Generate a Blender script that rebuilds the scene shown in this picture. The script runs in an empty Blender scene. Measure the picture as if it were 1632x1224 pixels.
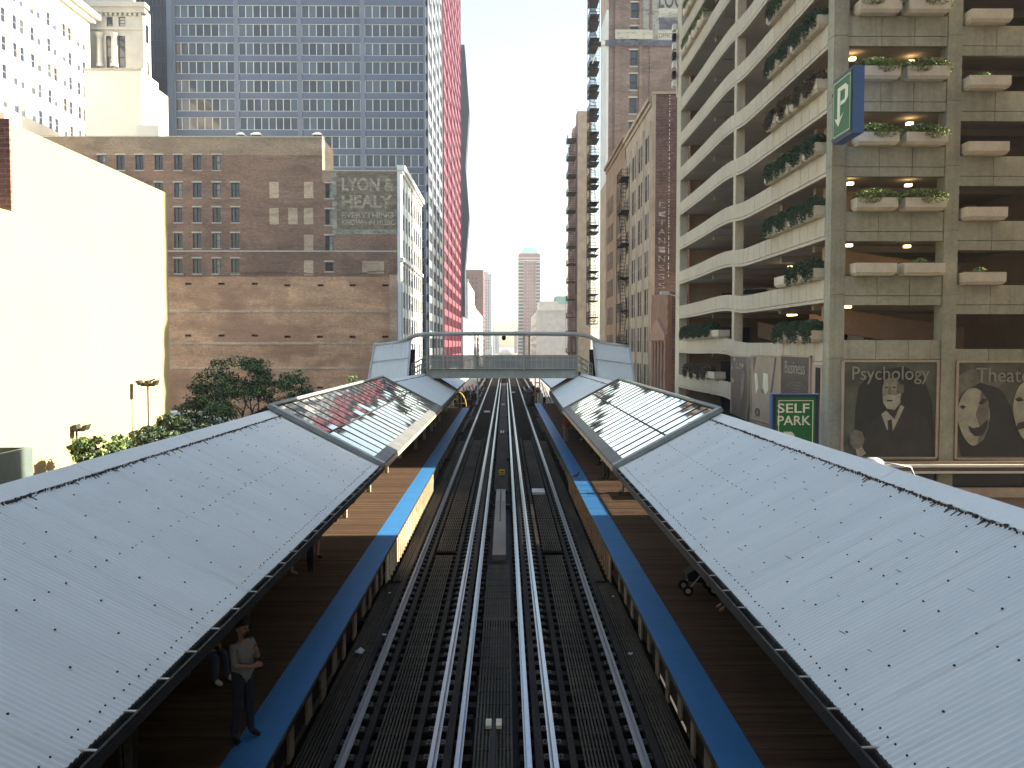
import bpy, bmesh, math, random
from mathutils import Vector, Matrix
random.seed(7)
S = bpy.context.scene
COL = S.collection
R = math.radians
# ------------------------------------------------------------------ camera
FPX = 1370.0
YAW = math.atan(11/1370.0); PITCH = math.atan(62/1370.0)
CAMP = Vector((0, 0, 6.6))
cd = bpy.data.cameras.new('camera'); cam = bpy.data.objects.new('camera', cd); COL.objects.link(cam)
cd.sensor_width = 36.0; cd.lens = 36.0*FPX/1632.0; cd.clip_start = 0.1; cd.clip_end = 9000
cam.location = CAMP; cam.rotation_euler = (R(90)-PITCH, 0, -YAW)
S.camera = cam
# ------------------------------------------------------------------ sky and sun
SUN_EL = R(29.7); SUN_AZ = R(2.0)          # sun stands over the right side of the street, a hair beyond square
sd = Vector((math.cos(SUN_EL)*math.cos(SUN_AZ), math.cos(SUN_EL)*math.sin(SUN_AZ), math.sin(SUN_EL)))
W = bpy.data.worlds.new('World'); S.world = W; W.use_nodes = True
wn = W.node_tree; bg = wn.nodes['Background']
sky = wn.nodes.new('ShaderNodeTexSky'); sky.sky_type = 'NISHITA'; sky.sun_disc = False
sky.sun_elevation = SUN_EL; sky.sun_rotation = math.atan2(sd.x, sd.y)
sky.air_density = 1.5; sky.dust_density = 1.3; sky.ozone_density = .6
wn.links.new(sky.outputs[0], bg.inputs[0]); bg.inputs[1].default_value = 0.088
sl = bpy.data.lights.new('sun', 'SUN'); sun = bpy.data.objects.new('sun', sl); COL.objects.link(sun)
sl.energy = 5.0; sl.angle = R(0.55); sl.color = (1.0, 0.9, 0.74)
sun.rotation_euler = (-sd).to_track_quat('-Z', 'Y').to_euler()
S.view_settings.view_transform = 'Standard'; S.view_settings.look = 'None'
S.view_settings.exposure = 2.08; S.view_settings.gamma = 1.0
S.cycles.max_bounces = 8; S.cycles.diffuse_bounces = 4; S.cycles.glossy_bounces = 4
S.cycles.transparent_max_bounces = 12; S.cycles.caustics_reflective = False; S.cycles.caustics_refractive = False
S.cycles.sample_clamp_indirect = 4.0
# ------------------------------------------------------------------ measuring helpers (photo pixel -> place)
_f = Vector((math.sin(YAW)*math.cos(PITCH), math.cos(YAW)*math.cos(PITCH), -math.sin(PITCH)))
_r = Vector((math.cos(YAW), -math.sin(YAW), 0)); _u = _r.cross(_f)
def ray(px, py): return _f*FPX + _r*(px-816) + _u*(612-py)
def atD(px, py, D):
    r = ray(px, py); t = D/r.y; return (r.x*t, 6.6+r.z*t)
def atX(px, py, X):
    r = ray(px, py); t = X/r.x; return (r.y*t, 6.6+r.z*t)
def atZ(px, py, z):
    r = ray(px, py); t = (z-6.6)/r.z; return (r.x*t, r.y*t)
# ------------------------------------------------------------------ materials
MATS = {}
def nmat(name):
    m = bpy.data.materials.new(name); m.use_nodes = True
    nt = m.node_tree; return m, nt, nt.nodes['Principled BSDF']
def ramp(nt, fac, stops):
    r = nt.nodes.new('ShaderNodeValToRGB'); nt.links.new(fac, r.inputs[0])
    e = r.color_ramp.elements
    while len(e) < len(stops): e.new(0.5)
    for i, (p, c) in enumerate(stops):
        e[i].position = p; e[i].color = (*c, 1) if len(c) == 3 else c
    return r.outputs[0]
def posvec(nt, scale=(1, 1, 1), wallmap=False):
    g = nt.nodes.new('ShaderNodeNewGeometry'); src = g.outputs['Position']
    if wallmap:
        s = nt.nodes.new('ShaderNodeSeparateXYZ'); nt.links.new(src, s.inputs[0])
        a = nt.nodes.new('ShaderNodeMath'); a.operation = 'ADD'
        nt.links.new(s.outputs[0], a.inputs[0]); nt.links.new(s.outputs[1], a.inputs[1])
        c = nt.nodes.new('ShaderNodeCombineXYZ'); nt.links.new(a.outputs[0], c.inputs[0]); nt.links.new(s.outputs[2], c.inputs[1])
        src = c.outputs[0]
    m = nt.nodes.new('ShaderNodeMapping'); m.inputs['Scale'].default_value = scale
    nt.links.new(src, m.inputs[0]); return m.outputs[0]
def noise(nt, vec, scale, detail=5, rough=.6, dist=0.0):
    n = nt.nodes.new('ShaderNodeTexNoise'); n.inputs['Scale'].default_value = scale
    n.inputs['Detail'].default_value = detail; n.inputs['Roughness'].default_value = rough; n.inputs['Distortion'].default_value = dist
    nt.links.new(vec, n.inputs['Vector']); return n.outputs['Fac']
def mixc(nt, fac, a, b, mode='MIX'):
    m = nt.nodes.new('ShaderNodeMix'); m.data_type = 'RGBA'; m.blend_type = mode
    if isinstance(fac, (int, float)): m.inputs[0].default_value = fac
    else: nt.links.new(fac, m.inputs[0])
    for i, c in ((6, a), (7, b)):
        if isinstance(c, tuple): m.inputs[i].default_value = (*c, 1)
        else: nt.links.new(c, m.inputs[i])
    return m.outputs[2]
def maprange(nt, v, a, b, c=0.0, d=1.0):
    m = nt.nodes.new('ShaderNodeMapRange'); m.inputs[1].default_value = a; m.inputs[2].default_value = b
    m.inputs[3].default_value = c; m.inputs[4].default_value = d; nt.links.new(v, m.inputs[0]); return m.outputs[0]
def bump(nt, bsdf, h, strength, dist=.02):
    b = nt.nodes.new('ShaderNodeBump'); b.inputs['Strength'].default_value = strength; b.inputs['Distance'].default_value = dist
    nt.links.new(h, b.inputs['Height']); nt.links.new(b.outputs[0], bsdf.inputs['Normal'])
def surf(name, c1, c2=None, scale=.6, rough=.75, metal=0.0, stretch=(1, 1, 1), fine=.12, fscale=14, bumpy=0.0, stain=None, streak=0.0):
    """general weathered surface: two tones in broad patches, fine grain, optional stains and vertical streaks"""
    if name in MATS: return MATS[name]
    m, nt, b = nmat(name); c2 = c2 or tuple(x*.8 for x in c1)
    v = posvec(nt, stretch); n = noise(nt, v, scale)
    col = ramp(nt, n, [(.36, c2), (.64, c1)])
    f = noise(nt, posvec(nt), fscale, 3)
    col = mixc(nt, 1.0, col, ramp(nt, f, [(.3, (1-fine,)*3), (.7, (1+fine*.6,)*3)]), 'MULTIPLY')
    if streak:
        s = noise(nt, posvec(nt, (1.6, 1.6, .07)), 2.2, 4)
        col = mixc(nt, maprange(nt, s, .5, .75, 0, streak), col, tuple(x*.45 for x in c2))
    if stain:
        s = noise(nt, posvec(nt), stain[1], 6, .7)
        col = mixc(nt, maprange(nt, s, stain[2], stain[2]+.1, 0, .8), col, stain[0])
    nt.links.new(col, b.inputs['Base Color'])
    b.inputs['Roughness'].default_value = rough; b.inputs['Metallic'].default_value = metal
    if name in ('creosoted_tie', 'weathered_slat', 'guard_timber', 'weathered_steel', 'black_iron', 'moss_grime'): b.inputs['Specular IOR Level'].default_value = .12
    if bumpy: bump(nt, b, f, bumpy)
    MATS[name] = m; return m
def brick(name, c1, c2, mortar, patch=None, bw=.42, rh=.16, big=.05):
    if name in MATS: return MATS[name]
    m, nt, b = nmat(name); v = posvec(nt, wallmap=True)
    t = nt.nodes.new('ShaderNodeTexBrick'); nt.links.new(v, t.inputs['Vector'])
    t.inputs['Scale'].default_value = 1.0; t.inputs['Brick Width'].default_value = bw; t.inputs['Row Height'].default_value = rh
    t.inputs['Mortar Size'].default_value = .012; t.inputs['Bias'].default_value = 0
    t.inputs['Color1'].default_value = (*c1, 1); t.inputs['Color2'].default_value = (*c2, 1); t.inputs['Mortar'].default_value = (*mortar, 1)
    n = noise(nt, posvec(nt, (.35, 1.3, 1), True), .35, 7, .7, .6)
    col = mixc(nt, 1.0, t.outputs['Color'], ramp(nt, n, [(.3, (.62,)*3), (.5, (1.0,)*3), (.7, (1.35,)*3)]), 'MULTIPLY')
    n2 = noise(nt, posvec(nt, (.3, 2.6, 1), True), 1.5, 8, .8, .5)
    col = mixc(nt, maprange(nt, n2, .53, .64, 0, .6), col, mortar)
    n4 = noise(nt, posvec(nt, (1.2, 3.5, 1), True), 2.2, 5, .8)
    col = mixc(nt, 1.0, col, ramp(nt, n4, [(.32, (.6,)*3), (.5, (1.0,)*3), (.68, (1.5,)*3)]), 'MULTIPLY')
    n5 = noise(nt, posvec(nt, (.5, .35, 1), True), .22, 4, .6, .8)
    col = mixc(nt, maprange(nt, n5, .52, .6, 0, .35), col, tuple(x*.55 for x in c2))
    if patch:
        n3 = noise(nt, posvec(nt, (.6, .8, 1), True), .12, 3, .6)
        col = mixc(nt, maprange(nt, n3, .5, .56, 0, .6), col, patch)
    nt.links.new(col, b.inputs['Base Color']); b.inputs['Roughness'].default_value = .9
    bump(nt, b, t.outputs['Fac'], -.4, .02)
    MATS[name] = m; return m
def glass(name, c, rough=.06, spec=.8, wob=.02):
    if name in MATS: return MATS[name]
    m, nt, b = nmat(name)
    n = noise(nt, posvec(nt), .5, 2)
    col = mixc(nt, n, tuple(x*.7 for x in c), tuple(x*1.3 for x in c))
    nt.links.new(col, b.inputs['Base Color'])
    b.inputs['Roughness'].default_value = rough; b.inputs['IOR'].default_value = 1.9 if spec > .7 else 1.6; b.inputs['Specular IOR Level'].default_value = spec
    w = noise(nt, posvec(nt), .35, 2); bump(nt, b, w, wob, .5)
    MATS[name] = m; return m
def emit(name, c, st):
    if name in MATS: return MATS[name]
    m, nt, b = nmat(name); b.inputs['Base Color'].default_value = (*c, 1)
    b.inputs['Emission Color'].default_value = (*c, 1); b.inputs['Emission Strength'].default_value = st
    MATS[name] = m; return m
def paint(name, c, cover=.5, base=None, scale=1.2):
    """old wall paint: worn through in patches"""
    if name in MATS: return MATS[name]
    m, nt, b = nmat(name); nt.links.new(mixc(nt, noise(nt, posvec(nt), .8, 5), tuple(x*.8 for x in c), tuple(x*1.15 for x in c)), b.inputs['Base Color'])
    b.inputs['Roughness'].default_value = .9
    n = noise(nt, posvec(nt, (.5, 1.4, 1), True), scale, 8, .75, .5)
    a = maprange(nt, n, cover-.12, cover+.12, 1, 0); nt.links.new(a, b.inputs['Alpha'])
    MATS[name] = m; return m

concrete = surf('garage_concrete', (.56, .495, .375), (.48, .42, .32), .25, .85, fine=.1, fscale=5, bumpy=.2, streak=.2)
concrete_n = surf('garage_shaded_concrete', (.37, .35, .265), (.28, .265, .2), .5, .9, fine=.15, fscale=6, bumpy=.25, streak=.45)  # darker copy of the concrete, with the north side's shade in its colour
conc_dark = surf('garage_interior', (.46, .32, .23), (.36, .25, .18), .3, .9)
conc_slab = surf('garage_slab', (.48, .43, .36), (.40, .36, .30), .4, .9)
planter_m = surf('planter_concrete', (.62, .54, .42), (.52, .45, .34), 1.5, .85, fine=.12)
cream_wall = surf('cream_render', (.46, .385, .205), (.42, .35, .185), .12, .85, fine=.04, fscale=2)
brick_dark = brick('old_brown_brick', (.225, .125, .085), (.15, .085, .062), (.30, .23, .17))
brick_tan = brick('tan_parapet_brick', (.28, .20, .13), (.22, .155, .10), (.38, .31, .23))
brick_orange = brick('orange_common_brick', (.48, .275, .16), (.38, .215, .13), (.62, .44, .28), (.26, .14, .09))
brick_patch = brick('infill_brick', (.46, .35, .24), (.40, .29, .2), (.5, .42, .32))
brick_purple = brick('purple_brown_brick', (.20, .14, .115), (.15, .105, .09), (.28, .22, .19))
brick_blk = brick('sooty_brick', (.15, .075, .055), (.085, .05, .045), (.24, .18, .15))
brick_red = brick('red_brick', (.34, .15, .11), (.27, .12, .09), (.4, .3, .24))
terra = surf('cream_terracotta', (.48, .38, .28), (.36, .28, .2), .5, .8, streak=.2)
terra_o = surf('ochre_terracotta', (.32, .21, .135), (.24, .155, .1), .6, .85, streak=.2)
redstone = surf('brown_sandstone', (.30, .155, .10), (.21, .11, .075), .6, .85, streak=.2)
whiteterra = surf('white_terracotta', (.72, .73, .71), (.6, .62, .6), .4, .6, fine=.06)
limestone = surf('grey_limestone', (.46, .44, .40), (.36, .35, .33), .4, .85)
whitestone = surf('white_glazed_brick', (.82, .79, .70), (.76, .73, .64), .3, .8, fine=.04)
offwhite = surf('off_white_render', (.72, .70, .62), (.66, .64, .57), .2, .85, fine=.05)
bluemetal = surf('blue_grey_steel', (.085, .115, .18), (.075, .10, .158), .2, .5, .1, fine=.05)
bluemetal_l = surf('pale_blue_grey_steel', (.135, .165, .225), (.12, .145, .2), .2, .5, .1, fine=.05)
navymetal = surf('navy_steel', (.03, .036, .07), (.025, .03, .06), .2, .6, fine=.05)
whitemul = surf('white_mullion', (.62, .64, .64), (.52, .55, .56), .5, .5)
palewall = surf('pale_metal_cladding', (.24, .255, .27), (.19, .205, .22), .15, .45, .1)
redm = surf('red_steel', (.15, .018, .038), (.12, .014, .033), .1, .5, fine=.05)
redm_l = surf('red_mullion', (.25, .05, .075), (.2, .04, .065), .1, .5)
g_dark = glass('dark_glass', (.02, .023, .035), .06, .5)
g_mid = glass('blue_glass', (.03, .042, .065), .08, .5)
g_blind = glass('blind_glass', (.065, .09, .125), .15, .4)
g_warm = glass('brown_glass', (.05, .04, .035), .1, .4)
g_cur = surf('window_curtain', (.42, .42, .38), (.25, .25, .24), 2.0, .6)
g_red = glass('red_glass', (.06, .011, .028), .12, .4)
frame_dark = surf('dark_frame', (.055, .045, .045), (.04, .035, .035), 2, .6)
sill_m = surf('stone_sill', (.5, .46, .4), (.4, .36, .3), 2, .85)
iron = surf('black_iron', (.02, .018, .02), (.035, .028, .026), 4, .6)
steel_d = surf('weathered_steel', (.10, .095, .085), (.055, .05, .045), 3, .6, .3, fine=.25, streak=.3)
steel_l = surf('grey_painted_steel', (.50, .52, .51), (.38, .39, .37), .8, .5, .1, stain=((.16, .09, .05), 1.6, .66))
steel_g = surf('green_grey_steel', (.42, .46, .41), (.34, .37, .33), 1, .6)
creampaint = surf('cream_painted_steel', (.62, .56, .42), (.5, .43, .31), 1.4, .6, stain=((.13, .07, .035), 2.5, .6))
railm = surf('rail_steel', (.45, .45, .47), (.34, .34, .36), .5, .3, 1.0, (1, .1, 1), fine=.08)
rail3 = surf('third_rail_steel', (.38, .41, .46), (.26, .28, .32), .6, .3, 1.0, (1, .08, 1))
tie_m = surf('creosoted_tie', (.034, .022, .015), (.015, .011, .008), 2.5, .85, fine=.3, stain=((.07, .032, .018), 3, .6))
slat_m = surf('weathered_slat', (.095, .078, .055), (.038, .031, .022), 1.2, .7, .0, (1, .15, 1), fine=.3, fscale=9)
guard_m = surf('guard_timber', (.045, .036, .028), (.02, .018, .016), 1.5, .8, .0, (1, .2, 1), fine=.25)
asphalt = surf('asphalt', (.055, .055, .056), (.04, .04, .042), .3, .9)
pave = surf('pavement', (.25, .24, .22), (.2, .19, .175), .5, .9)
tan_board = surf('tan_fibre_board', (.19, .165, .14), (.12, .10, .085), .5, .7, .0, (1, .4, 1))
yellow = surf('yellow_paint', (.75, .46, .06), (.6, .35, .05), 3, .5)
orange = surf('orange_paint', (.5, .2, .07), (.38, .14, .05), 3, .6)
leaf_a = surf('leaf_green', (.035, .075, .022), (.02, .045, .014), 1.4, .6)
leaf_b = surf('leaf_light', (.22, .32, .075), (.13, .21, .045), 1.4, .6)
leaf_r = surf('leaf_rust', (.16, .085, .04), (.09, .05, .03), 2, .7)
leaf_d = surf('leaf_dark', (.03, .055, .025), (.018, .034, .016), 1.4, .6)
bark = surf('bark', (.11, .08, .06), (.07, .05, .04), 4, .9)
skin_m = surf('skin', (.42, .24, .17), (.36, .2, .14), 6, .55, fine=.04)
haircol = surf('dark_hair', (.02, .014, .011), (.03, .02, .015), 20, .6)
sign_green = surf('sign_green', (.004, .12, .035), (.003, .10, .03), .5, .35, fine=.03)
sign_blue = surf('sign_blue', (.06, .135, .33), (.05, .115, .28), .5, .4, fine=.04)
sign_black = surf('sign_dark_edge', (.012, .025, .03), (.01, .02, .025), 1, .4)
sign_cream = surf('sign_cream', (.72, .72, .56), (.66, .66, .5), 1, .5, fine=.03)
def cloth(name, c): return surf('cloth_'+name, c, tuple(x*.8 for x in c), 9, .85, fine=.1, fscale=40)

def special_mats():
    # corrugated roof sheet: painted, dusty, one tone per 0.84 m sheet
    m, nt, b = nmat('corrugated_sheet'); MATS['corr'] = m
    g = nt.nodes.new('ShaderNodeNewGeometry'); s = nt.nodes.new('ShaderNodeSeparateXYZ'); nt.links.new(g.outputs['Position'], s.inputs[0])
    q = nt.nodes.new('ShaderNodeMath'); q.operation = 'SNAP'; q.inputs[1].default_value = .84; nt.links.new(s.outputs[1], q.inputs[0])
    wnz = nt.nodes.new('ShaderNodeTexWhiteNoise'); wnz.noise_dimensions = '1D'; nt.links.new(q.outputs[0], wnz.inputs['W'])
    base = mixc(nt, wnz.outputs['Value'], (.735, .745, .715), (.77, .78, .745))
    n = noise(nt, posvec(nt, (.5, 1.5, .5)), .9, 5)
    base = mixc(nt, maprange(nt, n, .4, .8, 0, .35), base, (.60, .615, .59))
    st = noise(nt, posvec(nt, (.25, 9, .25)), 1.6, 5)
    base = mixc(nt, maprange(nt, st, .56, .75, 0, .4), base, (.48, .46, .40))
    rs = noise(nt, posvec(nt, (.5, 5, .5)), 3.2, 6, .7); base = mixc(nt, maprange(nt, rs, .68, .76, 0, .5), base, (.36, .27, .2))
    nt.links.new(base, b.inputs['Base Color']); b.inputs['Roughness'].default_value = .48; b.inputs['Metallic'].default_value = .08
    # deck boards, a tone per board
    m, nt, b = nmat('deck_board'); MATS['deck'] = m
    g = nt.nodes.new('ShaderNodeNewGeometry'); s = nt.nodes.new('ShaderNodeSeparateXYZ'); nt.links.new(g.outputs['Position'], s.inputs[0])
    q = nt.nodes.new('ShaderNodeMath'); q.operation = 'SNAP'; q.inputs[1].default_value = .145; nt.links.new(s.outputs[1], q.inputs[0])
    wnz = nt.nodes.new('ShaderNodeTexWhiteNoise'); wnz.noise_dimensions = '1D'; nt.links.new(q.outputs[0], wnz.inputs['W'])
    base = mixc(nt, wnz.outputs['Value'], (.048, .029, .018), (.088, .054, .032))
    n = noise(nt, posvec(nt, (1.2, 30, 1)), 1.0, 5); base = mixc(nt, maprange(nt, n, .45, .7, 0, .5), base, (.135, .092, .06))
    n = noise(nt, posvec(nt), .7, 4); base = mixc(nt, maprange(nt, n, .5, .7, 0, .5), base, (.06, .04, .03))
    nt.links.new(base, b.inputs['Base Color']); b.inputs['Roughness'].default_value = .85; b.inputs['Specular IOR Level'].default_value = .1
    # tactile strip
    m, nt, b = nmat('blue_tactile'); MATS['blue'] = m
    n = noise(nt, posvec(nt), 1.2, 6, .7); base = mixc(nt, n, (.02, .115, .28), (.04, .19, .42))
    n = noise(nt, posvec(nt), 8, 3); base = mixc(nt, maprange(nt, n, .55, .8, 0, .4), base, (.02, .07, .15))
    nt.links.new(base, b.inputs['Base Color']); b.inputs['Roughness'].default_value = .5
    # skylight glass: reflects strongly at grazing angles, lets light through
    m = bpy.data.materials.new('skylight_glass'); m.use_nodes = True; nt = m.node_tree; nt.nodes.clear(); MATS['sky_glass'] = m
    o = nt.nodes.new('ShaderNodeOutputMaterial'); mx = nt.nodes.new('ShaderNodeMixShader'); tr = nt.nodes.new('ShaderNodeBsdfTransparent')
    gl = nt.nodes.new('ShaderNodeBsdfGlossy'); fr = nt.nodes.new('ShaderNodeFresnel'); fr.inputs[0].default_value = 2.6
    tr.inputs[0].default_value = (.55, .56, .52, 1); gl.inputs[0].default_value = (.96, .97, 1, 1); gl.inputs['Roughness'].default_value = .035
    mp = maprange(nt, fr.outputs[0], 0, .7, .05, 1.0)
    nt.links.new(mp, mx.inputs[0]); nt.links.new(tr.outputs[0], mx.inputs[1]); nt.links.new(gl.outputs[0], mx.inputs[2]); nt.links.new(mx.outputs[0], o.inputs[0])
    # perforated balustrade panel
    m = bpy.data.materials.new('perforated_panel'); m.use_nodes = True; nt = m.node_tree; b = nt.nodes['Principled BSDF']; MATS['perf'] = m
    nt.links.new(mixc(nt, noise(nt, posvec(nt), 1.2, 5), (.34, .35, .37), (.46, .47, .47)), b.inputs['Base Color'])
    b.inputs['Roughness'].default_value = .6; b.inputs['Alpha'].default_value = .5
    # faint clear window for the platform screens
    m = bpy.data.materials.new('screen_glass'); m.use_nodes = True; b = m.node_tree.nodes['Principled BSDF']; MATS['screen'] = m
    b.inputs['Base Color'].default_value = (.5, .55, .52, 1); b.inputs['Roughness'].default_value = .1; b.inputs['Alpha'].default_value = .25
special_mats()
corr, deck_m, blue_m = MATS['corr'], MATS['deck'], MATS['blue']
# ------------------------------------------------------------------ mesh helpers
def link(name, me, parent=None, loc=None, rot=None):
    o = bpy.data.objects.new(name, me); COL.objects.link(o)
    if parent is not None: o.parent = parent
    if loc is not None: o.location = loc
    if rot is not None: o.rotation_euler = rot
    return o
def tag(o, label=None, cat=None, group=None, kind=None):
    if label: o['label'] = label
    if cat: o['category'] = cat
    if group: o['group'] = group
    if kind: o['kind'] = kind
    return o
def empty(name, loc, label, cat, group=None, rz=0):
    o = link(name, None, None, loc, (0, 0, rz)); o.empty_display_size = .2
    return tag(o, label, cat, group)
def copy_tree(o, parent=None):
    c = o.copy(); COL.objects.link(c)
    if parent is not None: c.parent = parent
    for ch in list(o.children): copy_tree(ch, c)
    return c
class MB:
    def __init__(s): s.v = []; s.f = []; s.m = []; s.sm = []
    def face(s, pts, mi=0, smooth=False):
        n = len(s.v); s.v += [tuple(p) for p in pts]; s.f.append(tuple(range(n, n+len(pts)))); s.m.append(mi); s.sm.append(smooth)
    def box(s, x0, x1, y0, y1, z0, z1, mi=0, rot=0, piv=None):
        if x0 > x1: x0, x1 = x1, x0
        if y0 > y1: y0, y1 = y1, y0
        if z0 > z1: z0, z1 = z1, z0
        P = [(x, y, z) for z in (z0, z1) for (x, y) in ((x0, y0), (x1, y0), (x1, y1), (x0, y1))]
        if rot:
            px, py = piv or ((x0+x1)/2, (y0+y1)/2); c, q = math.cos(rot), math.sin(rot)
            P = [(px+(x-px)*c-(y-py)*q, py+(x-px)*q+(y-py)*c, z) for x, y, z in P]
        s.hexa(P, mi)
    def hexa(s, P, mi=0):
        n = len(s.v); s.v += [tuple(p) for p in P]
        for f in ((3, 2, 1, 0), (4, 5, 6, 7), (0, 1, 5, 4), (1, 2, 6, 5), (2, 3, 7, 6), (3, 0, 4, 7)):
            s.f.append(tuple(n+i for i in f)); s.m.append(mi); s.sm.append(False)
    def bar(s, a, b, w, h=None, mi=0, up=(0, 0, 1)):
        h = h or w; a = Vector(a); b = Vector(b); d = (b-a).normalized(); up = Vector(up)
        if abs(d.dot(up)) > .98: up = Vector((0, 1, 0)) if abs(d.y) < .9 else Vector((1, 0, 0))
        x = d.cross(up).normalized(); y = x.cross(d)
        P = []
        for p in (a, b):
            P += [p-x*w/2-y*h/2, p+x*w/2-y*h/2, p+x*w/2+y*h/2, p-x*w/2+y*h/2]
        s.hexa(P, mi)
    def tube(s, pts, r, n=8, mi=0, r2=None, cap=True):
        pts = [Vector(p) for p in pts]; rings = []
        for i, p in enumerate(pts):
            d = (pts[min(i+1, len(pts)-1)]-pts[max(i-1, 0)]).normalized()
            a = d.cross(Vector((0, 0, 1)) if abs(d.z) < .9 else Vector((0, 1, 0))).normalized(); b = a.cross(d)
            rr = r if r2 is None else r+(r2-r)*i/max(1, len(pts)-1)
            base = len(s.v)
            for k in range(n):
                t = 2*math.pi*k/n; s.v.append(tuple(p+a*math.cos(t)*rr+b*math.sin(t)*rr))
            rings.append(base)
        for i in range(len(rings)-1):
            for k in range(n):
                s.f.append((rings[i]+k, rings[i]+(k+1) % n, rings[i+1]+(k+1) % n, rings[i+1]+k)); s.m.append(mi); s.sm.append(True)
        if cap:
            s.f.append(tuple(rings[0]+k for k in range(n))[::-1]); s.m.append(mi); s.sm.append(False)
            s.f.append(tuple(rings[-1]+k for k in range(n))); s.m.append(mi); s.sm.append(False)
    def lathe(s, c, prof, n=16, mi=0):
        base = len(s.v)
        for r, z in prof:
            for k in range(n):
                t = 2*math.pi*k/n; s.v.append((c[0]+r*math.cos(t), c[1]+r*math.sin(t), c[2]+z))
        for i in range(len(prof)-1):
            for k in range(n):
                a = base+i*n; s.f.append((a+k, a+(k+1) % n, a+n+(k+1) % n, a+n+k)); s.m.append(mi); s.sm.append(True)
    def prism(s, pts2, fn, d0, d1, mi=0):
        """outline in (u,z) extruded from depth d0 to d1; fn(u,z,d)->xyz"""
        n = len(s.v); k = len(pts2)
        s.v += [tuple(fn(u, z, d0)) for u, z in pts2]+[tuple(fn(u, z, d1)) for u, z in pts2]
        s.f.append(tuple(range(n, n+k))[::-1]); s.f.append(tuple(range(n+k, n+2*k)))
        s.m += [mi, mi]; s.sm += [False, False]
        for i in range(k):
            j = (i+1) % k; s.f.append((n+i, n+j, n+k+j, n+k+i)); s.m.append(mi); s.sm.append(False)
    def add(s, o, M):
        n = len(s.v); s.v += [tuple(M @ Vector(p)) for p in o.v]
        s.f += [tuple(i+n for i in f) for f in o.f]; s.m += o.m; s.sm += o.sm
    def mesh(s, name, mats):
        me = bpy.data.meshes.new(name); me.from_pydata(s.v, [], s.f)
        mats = mats if isinstance(mats, (list, tuple)) else [mats]
        for m in mats: me.materials.append(m)
        me.polygons.foreach_set('material_index', s.m); me.polygons.foreach_set('use_smooth', s.sm)
        me.validate(); me.update()
        return me
    def build(s, name, mats, parent=None, fix=False):
        me = s.mesh(name, mats)
        if fix:
            bm = bmesh.new(); bm.from_mesh(me); bmesh.ops.recalc_face_normals(bm, faces=bm.faces); bm.to_mesh(me); bm.free()
        o = link(name, me)
        if parent is not None:
            o.parent = parent; bpy.context.view_layer  # parents sit unrotated unless stated
            o.matrix_parent_inverse = Matrix.Translation(parent.location).inverted()
        return o
# faces of buildings. 'N' looks at the camera, 'E' is a right-hand building's street face, 'W' a left-hand one's
class Face:
    def __init__(s, kind, plane): s.k = kind; s.p = plane
    def pt(s, u, z, d):
        if s.k == 'N': return (u, s.p-d, z)
        if s.k == 'E': return (s.p-d, u, z)
        return (s.p+d, u, z)
    def box(s, mb, u0, u1, z0, z1, d0, d1, mi=0):
        a = s.pt(u0, z0, d0); b = s.pt(u1, z1, d1); mb.box(a[0], b[0], a[1], b[1], a[2], b[2], mi)
    def rz(s): return {'N': 0, 'E': -math.pi/2, 'W': math.pi/2}[s.k]
def wall_cells(face, mb, U0, U1, Z0, Z1, opens, th=.4, mi=0):
    zs = sorted({Z0, Z1} | {z for o in opens for z in (o[2], o[3]) if Z0 < z < Z1})
    for z0, z1 in zip(zs, zs[1:]):
        cut = sorted((max(o[0], U0), min(o[1], U1)) for o in opens if o[2] < z1-1e-6 and o[3] > z0+1e-6)
        u = U0
        for a, b in cut:
            if a > u+1e-6: face.box(mb, u, a, z0, z1, -th, 0, mi)
            u = max(u, b)
        if u < U1-1e-6: face.box(mb, u, U1, z0, z1, -th, 0, mi)
def win_mb(w, h, panes=1, rails=1, fr=.07, mul=.06, sill=False, lintel=False, variant=0, glassd=.18):
    """window centred on its opening, local x right, y inward. slots: 0 frame, 1.. glass variants, last sill"""
    g = MB(); rnd = random.Random(variant*31+int(w*100)); y0 = .04 if glassd > .05 else .0
    f = MB()
    f.box(-w/2, -w/2+fr, y0, glassd+.05, -h/2, h/2); f.box(w/2-fr, w/2, y0, glassd+.05, -h/2, h/2)
    f.box(-w/2+fr, w/2-fr, y0, glassd+.05, h/2-fr, h/2); f.box(-w/2+fr, w/2-fr, y0, glassd+.05, -h/2, -h/2+fr)
    for i in range(1, panes):
        x = -w/2+w*i/panes; f.box(x-mul/2, x+mul/2, y0, glassd+.05, -h/2+fr, h/2-fr)
    for j in range(1, rails+1):
        z = -h/2+h*j/(rails+1)
        for i in range(panes):
            a = -w/2+w*i/panes+(fr if i == 0 else mul/2); b = -w/2+w*(i+1)/panes-(fr if i == panes-1 else mul/2)
            f.box(a, b, y0+.03, glassd+.05, z-.03, z+.03)
    if sill: f.box(-w/2-.12, w/2+.12, -.07, .035, -h/2-.16, -h/2, 1)
    if lintel: f.box(-w/2-.15, w/2+.15, -.05, .035, h/2, h/2+.22, 1)
    for i in range(panes):
        a = -w/2+w*i/panes; b = -w/2+w*(i+1)/panes
        k = rnd.choice((0, 0, 0, 1, 1, 2)); t = rnd.uniform(-.004, .004)
        if k == 2 or rails == 0:
            g.face([(a, glassd+t, -h/2), (b, glassd-t, -h/2), (b, glassd-t, h/2), (a, glassd+t, h/2)], k)
        else:
            zz = rnd.choice((0, 0, h*.15, -h*.1))
            g.face([(a, glassd+t, -h/2), (b, glassd-t, -h/2), (b, glassd-t, zz), (a, glassd+t, zz)], 0)
            g.face([(a, glassd, zz), (b, glassd, zz), (b, glassd+t, h/2), (a, glassd+t, h/2)], k)
    return f, g
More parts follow.
